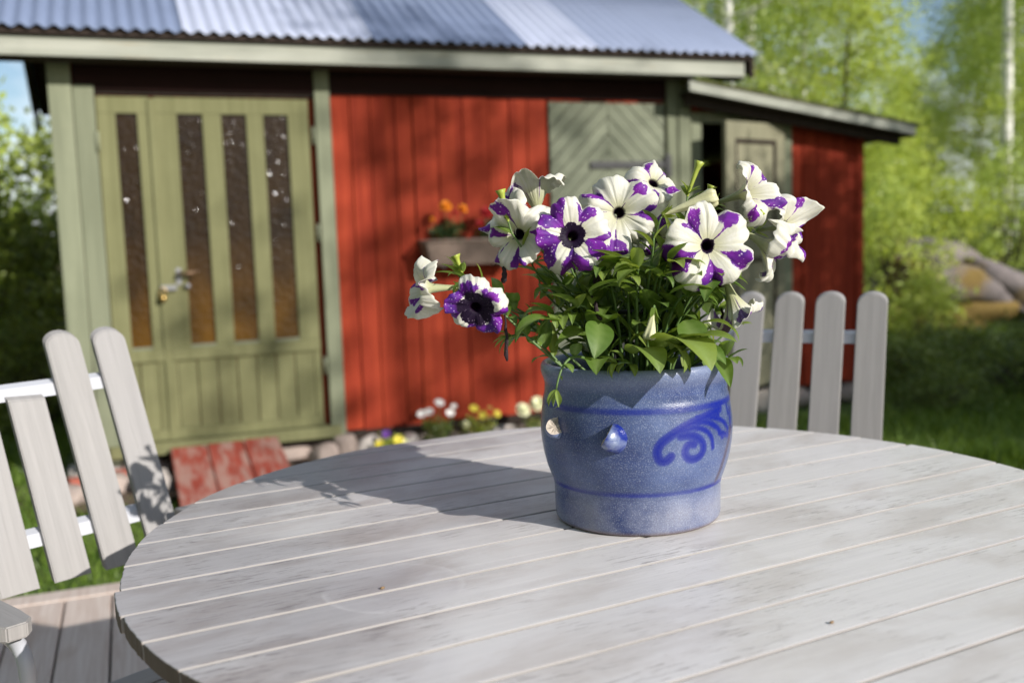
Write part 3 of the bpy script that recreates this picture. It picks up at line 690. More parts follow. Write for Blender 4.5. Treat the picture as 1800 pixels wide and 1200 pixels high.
# soil
bm = bmesh.new(); bmesh.ops.create_grid(bm, x_segments=40, y_segments=40, size=.1245)
for v in list(bm.verts):
    if v.co.x**2 + v.co.y**2 > .1238**2: bm.verts.remove(v)
for v in bm.verts: v.co.z = .186 + .007 * mnoise.noise(v.co * 28) + .004 * mnoise.noise(v.co * 90)
bm_obj('soil', bm, M['soil'], pot, True)
r = np.random.default_rng(3); n = 420; an = r.uniform(0, 6.28, n); rd = .12 * np.sqrt(r.random(n)); pc_ = np.c_[rd * np.cos(an), rd * np.sin(an), np.full(n, .1905)]
off = r.normal(0, .0032, (n, 4, 3)); co = (pc_[:, None] + off).reshape(-1, 3); fcs = np.array([(0, 1, 2), (0, 2, 3), (0, 3, 1), (1, 3, 2)]); fcs = (np.arange(n)[:, None, None] * 4 + fcs[None]).reshape(-1, 3)
M['bits'] = mat_leaf('bark_bits', (.10, .06, .035), (.34, .22, .13), .05, .8)
tag(inst('soil_crumbs', fast_mesh('soil_crumbs', co, fcs, M['bits'], r.random(len(fcs))), pot), kind='stuff')

# ------------------------------------------------------------------ plant support in the pot
sup = thing('plant_support', 'thin black plant support standing among the petunia leaves', 'plant support', PC)
lw = lambda p: Vector(p) - PC
V, F = tube_geo([lw((.1488, 1.43, .915)), lw((.1488, 1.43, 1.0443))], .0052, 8); mesh_obj('stake', V, F, M['iron'], sup, True)
V, F = tube_geo([lw((.110, 1.425, 1.0465)), lw((.1488, 1.43, 1.0465)), lw((.2145, 1.436, 1.0445))], .0032, 8); mesh_obj('crossbar', V, F, M['iron'], sup, True)
M['green_cane'] = simple('green_plant_cane', (.05, .12, .07), .4)
V, F = tube_geo([lw((.222, 1.415, .915)), lw((.224, 1.418, 1.06))], .0026, 8); tag(mesh_obj('flower_cane', V, F, M['green_cane'], None, True, loc=PC), 'slim green cane stuck in the pot soil beside the petunias', 'plant cane')

# ------------------------------------------------------------------ petunia
plant = thing('petunia_plant', 'bushy petunia with white and purple speckled trumpet flowers in the stoneware pot', 'plant', PC + Vector((0, 0, .188)))
PO = PC + Vector((0, 0, .188)); lp = lambda p: Vector(p) - PO
def mat_petal(outer=False):
    t = NT('petunia_petal_backs' if outer else 'speckled_petunia_petals')
    m = t.n('ShaderNodeAttribute', attribute_name='purple').outputs['Fac']; rad = t.n('ShaderNodeAttribute', attribute_name='radial').outputs['Fac']
    uv = t.n('ShaderNodeUVMap', uv_map='petal').outputs[0]; oi = t.n('ShaderNodeObjectInfo').outputs['Random']
    v = t.n('ShaderNodeVectorMath', {0: uv, 1: (0, 0, 0)}, operation='ADD'); cmb = t.n('ShaderNodeCombineXYZ', {0: t.math('MULTIPLY', oi, 31.0), 1: t.math('MULTIPLY', oi, 17.0)}); t.t.links.new(cmb.outputs[0], v.inputs[1]); vv = v.outputs[0]
    n = t.noise(vv, 7, 6, .7); mm = t.math('ADD', m, t.math('MULTIPLY', t.math('SUBTRACT', n, .5), 1.7))
    k = t.ramp(mm, [(.47, G3(0)), (.53, G3(1))])
    edge = t.ramp(mm, [(.38, G3(0)), (.50, G3(1))])
    vo = t.n('ShaderNodeTexVoronoi', {'Vector': vv, 'Scale': 20.0, 'Randomness': 1.0}).outputs['Distance']; sel = t.noise(vv, 6, 2)
    dots = t.math('MULTIPLY', t.ramp(vo, [(.14, G3(1)), (.24, G3(0))]), t.ramp(sel, [(.34, G3(0)), (.42, G3(1))]))
    vo2 = t.n('ShaderNodeTexVoronoi', {'Vector': vv, 'Scale': 40.0, 'Randomness': 1.0}).outputs['Distance']
    dots = t.math('MAXIMUM', dots, t.math('MULTIPLY', t.ramp(vo2, [(.08, G3(.8)), (.17, G3(0))]), t.ramp(sel, [(.40, G3(1)), (.52, G3(0))])))
    n2 = t.noise(vv, 3.5, 3)
    pur = t.mix(t.ramp(n2, [(.35, G3(0)), (.65, G3(1))]), (.085, .020, .24), (.24, .022, .38)); 
    pur = t.mix(t.ramp(rad, [(.16, G3(1)), (.42, G3(0))]), pur, (.022, .003, .045)); pur = t.mix(t.n('ShaderNodeAttribute', attribute_name='dark').outputs['Fac'], pur, (.012, .003, .022))
    pur = t.mix(t.math('MULTIPLY', dots, t.math('MULTIPLY', t.ramp(rad, [(.2, G3(.0)), (.42, G3(.85))]), t.math('SUBTRACT', 1.0, t.math('MULTIPLY', t.n('ShaderNodeAttribute', attribute_name='dark').outputs['Fac'], .7)))), pur, (.72, .55, .78))
    ang = t.n('ShaderNodeAttribute', attribute_name='angle').outputs['Fac']
    vn = t.noise(t.n('ShaderNodeCombineXYZ', {0: t.math('MULTIPLY', ang, 26.0), 1: t.math('MULTIPLY', rad, 1.6), 2: oi}).outputs[0], 1.0, 4, .6)
    wht = t.mix(t.math('MULTIPLY', t.ramp(vn, [(.40, G3(0)), (.66, G3(1))]), .55), (.78, .765, .70), (.68, .67, .50))
    wht = t.mix(t.ramp(rad, [(.14, G3(.9)), (.5, G3(0))]), wht, (.66, .64, .40))
    wht = t.mix(t.math('MULTIPLY', edge, .28), wht, (.62, .42, .70))
    if outer:
        wht = t.mix(t.ramp(rad, [(.02, G3(1)), (.45, G3(0))]), wht, (.50, .53, .28)); pur = t.mix(.35, pur, (.45, .36, .52))
        vl = t.ramp(t.math('ABSOLUTE', t.math('SINE', t.math('MULTIPLY', t.n('ShaderNodeAttribute', attribute_name='angle').outputs['Fac'], 9.0))), [(.05, G3(.8)), (.25, G3(0))])
        wht = t.mix(t.math('MULTIPLY', vl, t.ramp(rad, [(.05, G3(.9)), (.40, G3(0))])), wht, (.10, .03, .13))
        c = t.mix(t.math('MULTIPLY', k, t.ramp(rad, [(.13, G3(0)), (.3, G3(1))])), wht, pur)
    else:
        c = t.mix(k, wht, pur); c = t.mix(t.ramp(rad, [(.125, G3(1)), (.19, G3(0))]), c, (.016, .004, .022))
    wr = t.noise(vv, 34, 4); t.bump(t.math('ADD', t.math('MULTIPLY', vn, 1.6), t.math('MULTIPLY', wr, 1.1)), .48, .0010)
    t.base(c, .5, Specular_IOR_Level=.25)
    tr = t.n('ShaderNodeBsdfTranslucent', {'Color': c}); ms = t.n('ShaderNodeMixShader', {0: .30, 1: t.b.outputs[0], 2: tr.outputs[0]}); t.t.links.new(ms.outputs[0], t.o.inputs[0]); return t.m
M['petal'] = mat_petal(); M['petal_back'] = mat_petal(True)
def corolla(Rf, stripes, seed, cup=.25, tube_len=.045, droop=None, ruffle=1.0, back=0.0, throat=.0):
    ruffle *= 1.35
    # axis +Z is the direction the flower faces, origin at the throat; inner and outer skin
    rr = np.random.default_rng(seed); NT_, NS = 132, 32
    th = np.linspace(0, 2 * np.pi, NT_, endpoint=False); s = np.linspace(0, 1, NS)
    ph = math.radians(stripes[0][0]) + rr.normal(0, .08)                # notches lie on the purple bands
    thw = th + .10 * np.sin(th + rr.uniform(0, 6)) + .06 * np.sin(2 * th + rr.uniform(0, 6))
    lob = np.abs(np.sin(2.5 * (thw - ph)))                            # 0 at notch, 1 at lobe centre
    saw = ((thw - ph) * 5 / (2 * np.pi)) % 1 - .5                       # -.5 .. .5 across each lobe
    li = np.floor((thw - ph) * 5 / (2 * np.pi)).astype(int) % 5
    lsize = 1 + rr.normal(0, .055, 5); ltilt = rr.normal(0, .10, 5) * ruffle; lov = rr.uniform(.3, 1.0, 5) * np.sign(rr.normal(0, 1, 5))
    sm_ = lambda a: np.convolve(np.r_[a[-4:], a, a[:4]], np.ones(9) / 9, 'valid')
    rim = sm_(lsize[li]) * (1 - .22 * (1 - lob) ** 2.4) + .02 * np.sin(7 * th + rr.uniform(0, 6)) + .014 * np.sin(17 * th + rr.uniform(0, 6)) + .012 * np.sin(29 * th + rr.uniform(0, 6))
    k = .30
    P = np.zeros((NS, NT_, 3)); radial = np.zeros((NS, NT_)); wp = rr.uniform(0, 6.28, 8); wa = rr.normal(0, 1, 8)
    for i, t in enumerate(s):
        if t < k:
            q = t / k; r_ = .0028 + .0042 * q**2; z = -tube_len * (1 - q); P[i, :, 0] = r_ * np.cos(th); P[i, :, 1] = r_ * np.sin(th); P[i, :, 2] = z; radial[i] = .13 * q
        else:
            q = (t - k) / (1 - k); r_ = .0070 + (Rf * rim - .0070) * q; z = cup * Rf * (1 - (1 - q) ** 2.2) - back * Rf * q**3
            z = z + (lob - .55) * .15 * Rf * q**1.2 - .055 * Rf * q * np.exp(-((1 - lob) / .010) ** 2) - .035 * Rf * q * np.exp(-((lob) / .10) ** 2)
            z = z + sm_(ltilt[li]) * Rf * q**1.6 + sm_(lov[li] * saw) * .16 * Rf * q**1.8
            z = z + sum(wa[j] * np.sin((j + 3) * th + wp[j] + 2.2 * q) for j in range(6)) * .020 * Rf * q**1.8 * ruffle
            z = z + ruffle * Rf * q**4 * (.026 * np.sin(13 * th + wp[0]) * (.6 + .6 * np.sin(2 * th + wp[3])) + .016 * np.sin(23 * th + wp[1]) * (.5 + .5 * np.sin(3 * th + wp[5])))
            z = z - .16 * Rf * np.clip((q - .62) / .38, 0, 1) ** 2 * (1 + .9 * np.sin(2 * th + wp[2]) + .6 * np.sin(3 * th + wp[6])) * ruffle
            P[i, :, 0] = r_ * np.cos(th); P[i, :, 1] = r_ * np.sin(th); P[i, :, 2] = z; radial[i] = .13 + .87 * q
    pm = np.zeros((NS, NT_)); q = np.clip((radial - .13) / .87, 0, 1)
    for an, w, r0, r1 in stripes:
        an = math.radians(an) + .10 * np.sin(3.5 * q + an) ; d_ = np.abs((th[None] - an + np.pi) % (2 * np.pi) - np.pi)
        width = w * (.24 + 1.20 * np.clip((q - .18) / .5, 0, 1) ** 1.2) ; inside = 1 / (1 + np.exp((d_ - width) / .07))
        rad_m = 1 / (1 + np.exp(-(q - r0) / .06)) / (1 + np.exp((q - r1) / .06)); thin = np.exp(-(d_ / (.05 + .03 * (1 - q))) ** 2) * (q < r0 + .1) * .66
        pm = np.maximum(pm, np.maximum(inside * rad_m, thin))
    if throat: pm = np.maximum(pm, 1 / (1 + np.exp((q - throat) / .035)))
    idx = np.arange(NS * NT_).reshape(NS, NT_); nx2 = np.roll(idx, -1, 1)
    Fi = np.stack([idx[:-1], idx[1:], nx2[1:], nx2[:-1]], -1).reshape(-1, 4)
    du = np.roll(P, -1, 1) - np.roll(P, 1, 1); dv = np.gradient(P, axis=0); N_ = np.cross(du, dv); N_ /= np.linalg.norm(N_, axis=-1, keepdims=True) + 1e-9
    Q = P + N_ * .00035; Fo = Fi[:, ::-1] + NS * NT_
    rim_f = np.stack([idx[-1], idx[-1] + NS * NT_, nx2[-1] + NS * NT_, nx2[-1]], -1)
    F = np.vstack([Fi, Fo, rim_f]); me = fast_mesh('flower', np.vstack([P.reshape(-1, 3), Q.reshape(-1, 3)]), F, M['petal'], smooth=True); me.materials.append(M['petal_back'])
    mi = np.zeros(len(F), np.int32); mi[len(Fi):2 * len(Fi)] = 1; me.polygons.foreach_set('material_index', mi)
    thr_a = np.clip(1 - (q - throat) / .12, 0, 1) * (throat > 0) if throat else np.zeros_like(q)
    for nm, a in (('purple', pm), ('radial', radial), ('angle', np.repeat((np.cos(th))[None], NS, 0)), ('dark', thr_a)):
        at = me.attributes.new(nm, 'FLOAT', 'POINT'); at.data.foreach_set('value', np.tile(a.astype(np.float32).ravel(), 2))
    uvl = me.uv_layers.new(name='petal'); UV = np.tile(np.stack([.5 + .5 * radial * np.cos(th)[None], .5 + .5 * radial * np.sin(th)[None]], -1).reshape(-1, 2), (2, 1))
    uvl.data.foreach_set('uv', UV[F.ravel()].astype(np.float32).ravel())
    return me
def leaf_mesh(name, ln, wd, bend, fold, mat, twist=0.0, nt=10, wavy=0.0, tip=1.25):
    V = []; F = []; vein = []; x = z = 0.0; ang = .25
    vs = (-1, -.55, 0, .55, 1)
    for i in range(nt + 1):
        t = i / nt
        w = wd * (math.sin(math.pi * min(1, t ** .82)) ** .85 * (1 - .25 * t) * 1.12 + .05 * (1 - t)) if 0 < t < 1 else (wd * .08 if t == 0 else 0.0008)
        if i: x += ln / nt * math.cos(ang); z += ln / nt * math.sin(ang); ang -= bend / nt * (0.6 + .8 * t)
        for v in vs:
            yy = v * w; up = abs(v) * w * fold + wavy * w * math.sin(7 * t + 2 * v) * abs(v)
            tw = twist * t; V.append((x - up * math.sin(ang), yy * math.cos(tw), z + up * math.cos(ang) + yy * math.sin(tw)))
            vein.append(1.0 if v == 0 else (.30 if (i % 2 == 0 and abs(v) < 1) else 0.0))
    n = len(vs)
    for i in range(nt):
        for j in range(n - 1): F.append((i * n + j, (i + 1) * n + j, (i + 1) * n + j + 1, i * n + j + 1))
    me = bpy.data.meshes.new(name); me.from_pydata(V, [], F); me.update(); me.polygons.foreach_set('use_smooth', [True] * len(me.polygons)); me.materials.append(mat)
    a = me.attributes.new('vein', 'FLOAT', 'POINT'); a.data.foreach_set('value', vein); return me
LEAF = [leaf_mesh('leaf', 1, .25, .9, .30, M['petunia_leaf']), leaf_mesh('leaf', 1, .22, 1.5, .22, M['petunia_leaf'], .3, wavy=.12), leaf_mesh('leaf', 1, .29, 1.1, .15, M['petunia_leaf'], -.2, wavy=.15), leaf_mesh('leaf', 1, .19, .5, .42, M['petunia_leaf'], .2),
        leaf_mesh('leaf', 1, .34, 1.2, .12, M['petunia_leaf'], .1, wavy=.1), leaf_mesh('leaf', 1, .17, 2.0, .30, M['petunia_leaf'], -.3)]
YOUNG = [leaf_mesh('leaf', 1, .20, 1.0, .30, M['petunia_young']), leaf_mesh('leaf', 1, .16, .6, .40, M['petunia_young'], .2), leaf_mesh('leaf', 1, .23, 1.9, .22, M['petunia_young'], -.25, wavy=.1)]
prng = random.Random(21)
LEAVES = []
def add_leaf(pos, d, ln, young=False, me=None, up=(0, 0, 1), roll=0.0, wscale=1.0):
    d = Vector(d).normalized(); u = Vector(up); 
    if abs(d.dot(u)) > .97: u = Vector((1, 0, .2))
    y = u.cross(d).normalized(); z = d.cross(y); m = Matrix((d, y, z)).transposed().to_4x4() @ Matrix.Rotation(roll, 4, 'X') @ Matrix.Diagonal((ln, ln * wscale, ln, 1))
    o = inst('leaf', me or prng.choice(YOUNG if young else LEAF), plant); mm_ = Matrix.Translation(lp(pos)) @ m; o.matrix_local = mm_; LEAVES.append((o, mm_)); return o
def add_stem(pts, r0=.0024, r1=.0014):
    n = len(pts); return tube('stem', [lp(p) for p in pts], [r0 + (r1 - r0) * i / (n - 1) for i in range(n)], M['stem'], plant, 6)
def sepals(me_parent, ln=.017, n=5, spread=.35):
    parts = []
    for k in range(n):
        a = 2 * math.pi * k / n; c, s_ = math.cos(a), math.sin(a); pts = []
        rows = [(0, .0032, .0022), (.3, .0050, .0030), (.7, .0066 + spread * .006, .0026), (1, .0080 + spread * .016, .0004)]
        V = []
        for t, rr_, w in rows:
            for j in (-1, 1): V.append((rr_ * c - j * w * s_, rr_ * s_ + j * w * c, t * ln))
        parts.append((V, [(2 * i, 2 * i + 1, 2 * i + 3, 2 * i + 2) for i in range(3)]))
    return merge(parts)
sep_v, sep_f = sepals(None); sep_me = bpy.data.meshes.new('calyx'); sep_me.from_pydata(sep_v, [], sep_f); sep_me.materials.append(M['petunia_young'])
ROOT = lambda: PO + Vector((prng.uniform(-.06, .06), prng.uniform(-.06, .06), -.004))
def leaf_along(pts, n, lo=.25, size=(.035, .065), young=.2):
    for k in range(n):
        t = lo + (1 - lo) * (k + prng.random() * .6) / n; i = min(len(pts) - 2, int(t * (len(pts) - 1))); p = pts[i].lerp(pts[i + 1], t * (len(pts) - 1) - i)
        tg = (pts[i + 1] - pts[i]).normalized(); a = prng.uniform(0, 6.28); side = basis(tg) @ Vector((math.cos(a), math.sin(a), 0)); d = (Vector(side) * 1.0 + tg * .45 + Vector((0, -.12, prng.uniform(-.05, .65)))).normalized()
        # keep leaves out of the pot wall
        add_leaf(p, d, prng.uniform(*size) * (1.1 - .35 * t), prng.random() < young + .25 * (t > .8), wscale=prng.uniform(.72, .98))
def flower(c, d, Rf, stripes, seed, roll=0.0, tube_len=.045, leaves=3, root=None, **kw):
    c = Vector(c); d = Vector(d).normalized(); me = corolla(Rf, stripes, seed, tube_len=tube_len, **kw)
    o = inst('flower', me, plant); o.matrix_local = Matrix.Translation(lp(c)) @ basis(d, roll=roll)
    cx = inst('calyx', sep_me, o); cx.location = (0, 0, -tube_len - .003)
    b = c - d * (tube_len + .002); rt = root or ROOT(); mid = Vector((rt.x * .6 + b.x * .4, rt.y * .6 + b.y * .4, rt.z + (b.z - rt.z) * .55))
    pts = bez(rt, mid, b - d * .05 - Vector((0, 0, .015)), b, 14); add_stem(pts)
    if leaves: leaf_along(pts, leaves + 2, .35, (.038, .066))
    return o
ALLW = lambda w, o=0, r0=.02, r1=1.2: [(o + 72 * k, w, r0, r1) for k in range(5)]
# angles: 0 = image right, 90 = up when the flower faces the camera (basis x = left/right mirrored below)
FL = [
 ('A', (.0866, 1.360, 1.1572), (.05, -1, .12), .0530, [(132, .38, -.1, 1.2), (55, .24, -.1, .9), (-22, .32, -.1, 1.1), (-90, .30, -.1, 1.1), (-165, .40, -.1, 1.2)], 11, dict(cup=.18, throat=.24)),
 ('B', (.1551, 1.400, 1.1874), (.02, -1, .08), .0580, [(142, .15, .48, .95), (52, .17, .62, .95), (-8, .16, .42, 1.1), (-102, .20, .58, 1.2), (-178, .17, .30, .9)], 12, dict(cup=.16)),
 ('C', (.2657, 1.340, 1.1384), (.10, -1, .06), .0590, [(128, .22, .0, .9), (48, .17, .42, .95), (-22, .20, .05, .95), (-88, .24, .20, 1.1), (-156, .27, .2, 1.2)], 13, dict(cup=.15, throat=.06)),
 ('D', (.0147, 1.390, 1.1620), (-.30, -.90, -.12), .0500, [(-85, .20, .15, 1.1), (178, .14, .1, .8), (8, .16, .1, .9), (105, .15, .4, 1.0), (-140, .13, .7, 1.0)], 14, dict(cup=.30, ruffle=1.5)),
 ('E', (.0420, 1.462, 1.2020), (-.10, .25, .90), .0500, [(90, .10, .7, 1.0), (20, .12, .6, .95), (-50, .14, .4, 1.0), (160, .07, .5, .8), (-120, .12, .5, 1.0)], 15, dict(cup=.75, ruffle=1.2)),
 ('F', (.2155, 1.480, 1.2300), (.35, -.70, .58), .0390, [(95, .16, .3, .9), (170, .16, .4, 1.0), (25, .13, .5, 1.0), (-40, .2, .4, 1.0), (-120, .15, .4, 1.0)], 16, dict(cup=.25, ruffle=1.4)),
 ('G', (.3340, 1.435, 1.2080), (.66, -.66, .22), .0500, [(90, .14, .3, .8), (170, .24, .0, .8), (-120, .24, .0, .9), (-40, .18, .2, 1.0), (30, .14, .5, 1.0)], 17, dict(cup=.70, ruffle=1.0, tube_len=.05)),
 ('H', (.4010, 1.455, 1.1610), (.62, -.72, .10), .0500, [(135, .14, .4, .9), (60, .16, .6, 1.0), (-10, .22, .3, .9), (-80, .22, .3, .95), (-150, .2, .3, 1.0)], 18, dict(cup=.22, ruffle=1.9)),
 ('H2', (.3600, 1.420, 1.1380), (.60, -.22, -.45), .0500, [(-90, .10, .6, 1.0), (-20, .18, .2, 1.0), (60, .15, .3, 1.0), (150, .22, .1, .8), (-150, .16, .1, .8)], 19, dict(cup=.65, ruffle=1.5, tube_len=.04)),
 ('I', (-.0483, 1.360, 1.0648), (-.08, -.92, -.30), .0440, [(-90, .40, -.2, 1.2), (-28, .36, -.2, 1.2), (172, .50, -.2, 1.2), (100, .34, -.2, .85), (45, .30, -.2, .85)], 20, dict(cup=.20, ruffle=1.5, throat=.50)),
 ('J', (-.1120, 1.400, 1.0910), (-.93, -.30, .02), .0440, [(90, .12, .6, 1.0), (10, .14, .5, .9), (-60, .25, .1, .8), (-130, .2, .2, .8), (170, .12, .5, 1.0)], 21, dict(cup=.45, ruffle=1.6, tube_len=.05)),
 ('K', (.3080, 1.385, 1.0670), (.30, -.15, -.90), .0400, [(-90, .22, .3, .95), (-10, .2, .3, .95), (70, .2, .3, .95), (150, .2, .3, .95), (-150, .2, .3, 1.0)], 22, dict(cup=.80, ruffle=1.2, tube_len=.04)),
 ('M', (.2201, 1.490, 1.1500), (.30, -.80, -.20), .0360, [(80, .25, .2, 1.0), (10, .2, .3, 1.0), (-70, .22, .2, 1.0), (-140, .2, .3, 1.0), (150, .2, .3, 1.0)], 23, dict(cup=.3)),
 ('N', (.0020, 1.430, 1.1850), (-.55, -.45, .50), .0430, [(95, .14, .5, 1.0), (10, .16, .4, 1.0), (-60, .18, .5, 1.0), (-130, .2, .5, 1.0), (170, .16, .6, 1.0)], 24, dict(cup=.35, ruffle=1.4)),
]
for nm, c, d, Rf, st, seed, kw in FL:
    flower(c, d, Rf, st, seed, **kw)
# half wilted closed trumpet and buds
M['bud'] = simple('yellow_green_bud', (.34, .40, .06), .5); M['bud_white'] = simple('closed_greenish_white_trumpet', (.55, .54, .32), .5, (90, .4, .002)); M['bud_dark'] = simple('dark_purple_fold', (.05, .012, .06), .5); M['wither'] = simple('black_withered_bloom', (.022, .010, .014), .8, (300, .8, .003)); M['dry'] = simple('tan_dried_bloom', (.42, .25, .12), .8, (200, .9, .004))
def bud(b, tip, r=.0042, mat='bud', open_=1.0, leaves=4):
    b, tip = Vector(b), Vector(tip); d = (tip - b); n = 10; V = []; F = []; L_ = d.length; m = basis(d)
    for i in range(9):
        t = i / 8; rr_ = r * (.45 + .5 * t) if t < .8 else r * (.85 + open_ * (t - .8) * 3.2)
        for k in range(n):
            a = 2 * math.pi * k / n; q = rr_ * (1 + .28 * math.sin(2.5 * a * 2 + 1) * t); zz = t * L_ + (.0045 * open_ * math.sin(5 * a) if i == 8 else 0)
            V.append(m @ Vector((q * math.cos(a), q * math.sin(a), zz)) + lp(b))
    for i in range(8):
        for k in range(n): F.append((i * n + k, i * n + (k + 1) % n, (i + 1) * n + (k + 1) % n, (i + 1) * n + k))
    F.append(tuple(range(8 * n, 9 * n)))
    o = mesh_obj('bud', V, F, M[mat], plant, True)
    for k in range(leaves):
        a = 2 * math.pi * k / max(1, leaves) + prng.random(); add_leaf(b, d.normalized() * 1.0 + (m @ Vector((math.cos(a), math.sin(a), 0))) * .75, prng.uniform(.018, .030), True)
    return o
def bud_stem(b, frm): add_stem(bez(frm, (frm.x, frm.y, frm.z + .08), Vector(b) - Vector((0, 0, .05)), b, 12), .0022, .0013)
for b, tip in (((.0002, 1.372, 1.180), (-.0095, 1.368, 1.2230)), ((.2579, 1.44, 1.2084), (.2760, 1.438, 1.2570)), ((-.0671, 1.40, 1.1106), (-.0757, 1.398, 1.1360)), ((.3330, 1.425, 1.158), (.3613, 1.42, 1.1829)), ((.278, 1.43, 1.190), (.2905, 1.425, 1.222))):
    bud(b, tip, .0044, leaves=5); rt = ROOT(); pts = bez(rt, rt + Vector((0, 0, .08)), Vector(b) - Vector((0, 0, .06)), b, 12); add_stem(pts); leaf_along(pts, 5, .4)
# folded wilting trumpet
parts_me = []
def trumpet(a, b, r1, mat, name='closed_flower'):
    a, b = Vector(a), Vector(b); d = b - a; m = basis(d); n = 20; V = []; F = []
    for i in range(13):
        t = i / 12; rr_ = .0026 + (r1 - .0026) * t**1.25
        for k in range(n):
            an = 2 * math.pi * k / n; q = rr_ * (1 + .30 * math.sin(5 * an) * t) * (1 if i < 12 else .72); V.append(m @ Vector((q * math.cos(an + t * .8), q * math.sin(an + t * .8) * .8, t * d.length)) + lp(a))
    for i in range(12):
        for k in range(n): F.append((i * n + k, i * n + (k + 1) % n, (i + 1) * n + (k + 1) % n, (i + 1) * n + k))
    F.append(tuple(range(12 * n, 13 * n))); o = mesh_obj(name, V, F, M[mat], plant, True); o.data.materials.append(M['bud_dark'])
    for p in o.data.polygons:
        k = p.index % n
        if p.index < 12 * n and (k in (13, 14, 15) ) : p.material_index = 1
    cx = inst('calyx', sep_me, o); cx.matrix_local = Matrix.Translation(lp(a)) @ m
    return o
trumpet((.2150, 1.400, 1.1820), (.2900, 1.395, 1.2060), .0165, 'bud_white'); rt = ROOT(); pts = bez(rt, rt + Vector((0, 0, .1)), (.19, 1.41, 1.13), (.2150, 1.400, 1.182), 12); add_stem(pts); leaf_along(pts, 4, .4)
def withered(top, bot, w, mat):
    top, bot = Vector(top), Vector(bot); pts = [top.lerp(bot, t) + Vector((prng.uniform(-.0015, .0015), prng.uniform(-.0015, .0015), 0)) for t in np.linspace(0, 1, 9)]
    tube('withered_bloom', [lp(p) for p in pts], [w * .35, w * .4, w * .5, w * .8, w * .7, w * 1.0, w * .85, w * 1.1, w * .5], M[mat], plant, 7)
withered((-.0059, 1.395, 1.128), (-.0099, 1.395, 1.0950), .0042, 'wither'); withered((-.0075, 1.385, 1.056), (-.0081, 1.385, .9864), .0030, 'wither')
withered((.1256, 1.385, 1.128), (.1200, 1.382, 1.088), .0050, 'wither'); withered((.2966, 1.40, 1.050), (.3019, 1.40, 1.0140), .0045, 'wither'); withered((.276, 1.395, 1.008), (.2757, 1.393, .979), .0065, 'dry')
trumpet((.1904, 1.325, 1.058), (.1808, 1.310, 1.018), .0085, 'bud_white', 'drooping_bloom'); add_stem(bez((.1904, 1.325, 1.058), (.192, 1.33, 1.07), (.20, 1.36, 1.05), (.205, 1.40, .98), 8), .0013, .0018)
withered((.112, 1.378, 1.075), (.124, 1.374, 1.040), .0040, 'wither')
# foliage shoots filling the pot
for k in range(34):
    a = 6.283 * k / 34 + prng.uniform(-.15, .15); rr_ = prng.uniform(.05, .135) ** 1.0; hgt = prng.uniform(.05, .215) * (1.1 - rr_ * 2.2)
    tip = PO + Vector((rr_ * 1.08 * math.cos(a), rr_ * .95 * math.sin(a) - .01, hgt + .01)); rt = PO + Vector((.05 * math.cos(a), .05 * math.sin(a), -.004))
    pts = bez(rt, rt + Vector((0, 0, hgt * .6)), tip - Vector((.02 * math.cos(a), .02 * math.sin(a), -.02)), tip, 10); add_stem(pts, .0026, .0015); leaf_along(pts, 6, .25, (.050, .092), .14)
    for q in range(3):
        b = a + prng.uniform(-1.2, 1.2); add_leaf(tip, (math.cos(b), math.sin(b), prng.uniform(-.1, .7)), prng.uniform(.03, .055), prng.random() < .45)
for k in range(24):
    a = 6.283 * k / 24 + prng.uniform(-.2, .2); rr_ = prng.uniform(.05, .16); hgt = prng.uniform(.17, .255)
    tip = PO + Vector((rr_ * math.cos(a), rr_ * .75 * math.sin(a) - .01, hgt)); rt = PO + Vector((.04 * math.cos(a), .04 * math.sin(a), -.004)); pts = bez(rt, rt + Vector((0, 0, hgt * .6)), tip - Vector((0, 0, .05)), tip, 10); add_stem(pts, .0024, .0014)
    leaf_along(pts, 4, .6, (.036, .060), .4)
shoot_l = [((.09, 1.41, .95), (.05, 1.40, 1.0), (.02, 1.40, 1.03), (.0, 1.40, 1.02))]
# trailing shoots
def shoot(pts, n, size, young=.5):
    add_stem(pts, .0023, .0013); leaf_along(pts, n, .2, size, young)
    tg = (pts[-1] - pts[-2]).normalized(); m = basis(tg)
    for q in range(5): a = q * 1.256; add_leaf(pts[-1], tg + (m @ Vector((math.cos(a), math.sin(a), 0))) * .6, prng.uniform(.022, .036), True, wscale=.75)
shoot(bez((.10, 1.40, .95), (.02, 1.39, 1.01), (-.01, 1.395, 1.06), (-.072, 1.40, 1.107), 12), 9, (.028, .046), .3)
shoot(bez((.105, 1.37, .985), (.075, 1.32, 1.01), (.062, 1.31, .985), (.0565, 1.307, .956), 12), 3, (.02, .03), .2)
shoot(bez((.22, 1.42, .94), (.26, 1.40, .97), (.28, 1.395, 1.0), (.312, 1.395, 1.022), 10), 5, (.026, .04), .8)
shoot(bez((.17, 1.39, .93), (.175, 1.345, .97), (.165, 1.335, .992), (.14, 1.325, .985), 10), 6, (.03, .045), .8)
for q in shoot_l: shoot(bez(*q, 10), 5, (.040, .060), .25)
add_leaf((.198, 1.345, .998), (.40, -.70, .30), .128, True, YOUNG[2], wscale=1.25)
add_leaf((.165, 1.345, .995), (.30, -.85, .25), .090, True, YOUNG[2], wscale=1.2)
add_leaf((.215, 1.340, 1.000), (.75, -.65, .30), .105, True, YOUNG[0], wscale=1.3)
add_leaf((.228, 1.345, .992), (.62, -.60, .20), .080, False, LEAF[1], wscale=1.2)
add_leaf((.120, 1.345, .985), (-.15, -.80, .18), .070, False, LEAF[1], wscale=1.2)
add_leaf((.070, 1.372, 1.035), (-.75, -.35, .25), .088, False, LEAF[5], wscale=1.15)
add_leaf((.118, 1.348, 1.040), (-.10, -.62, -.50), .066, False, LEAF[0], up=(.25, -.8, .5), wscale=1.2)
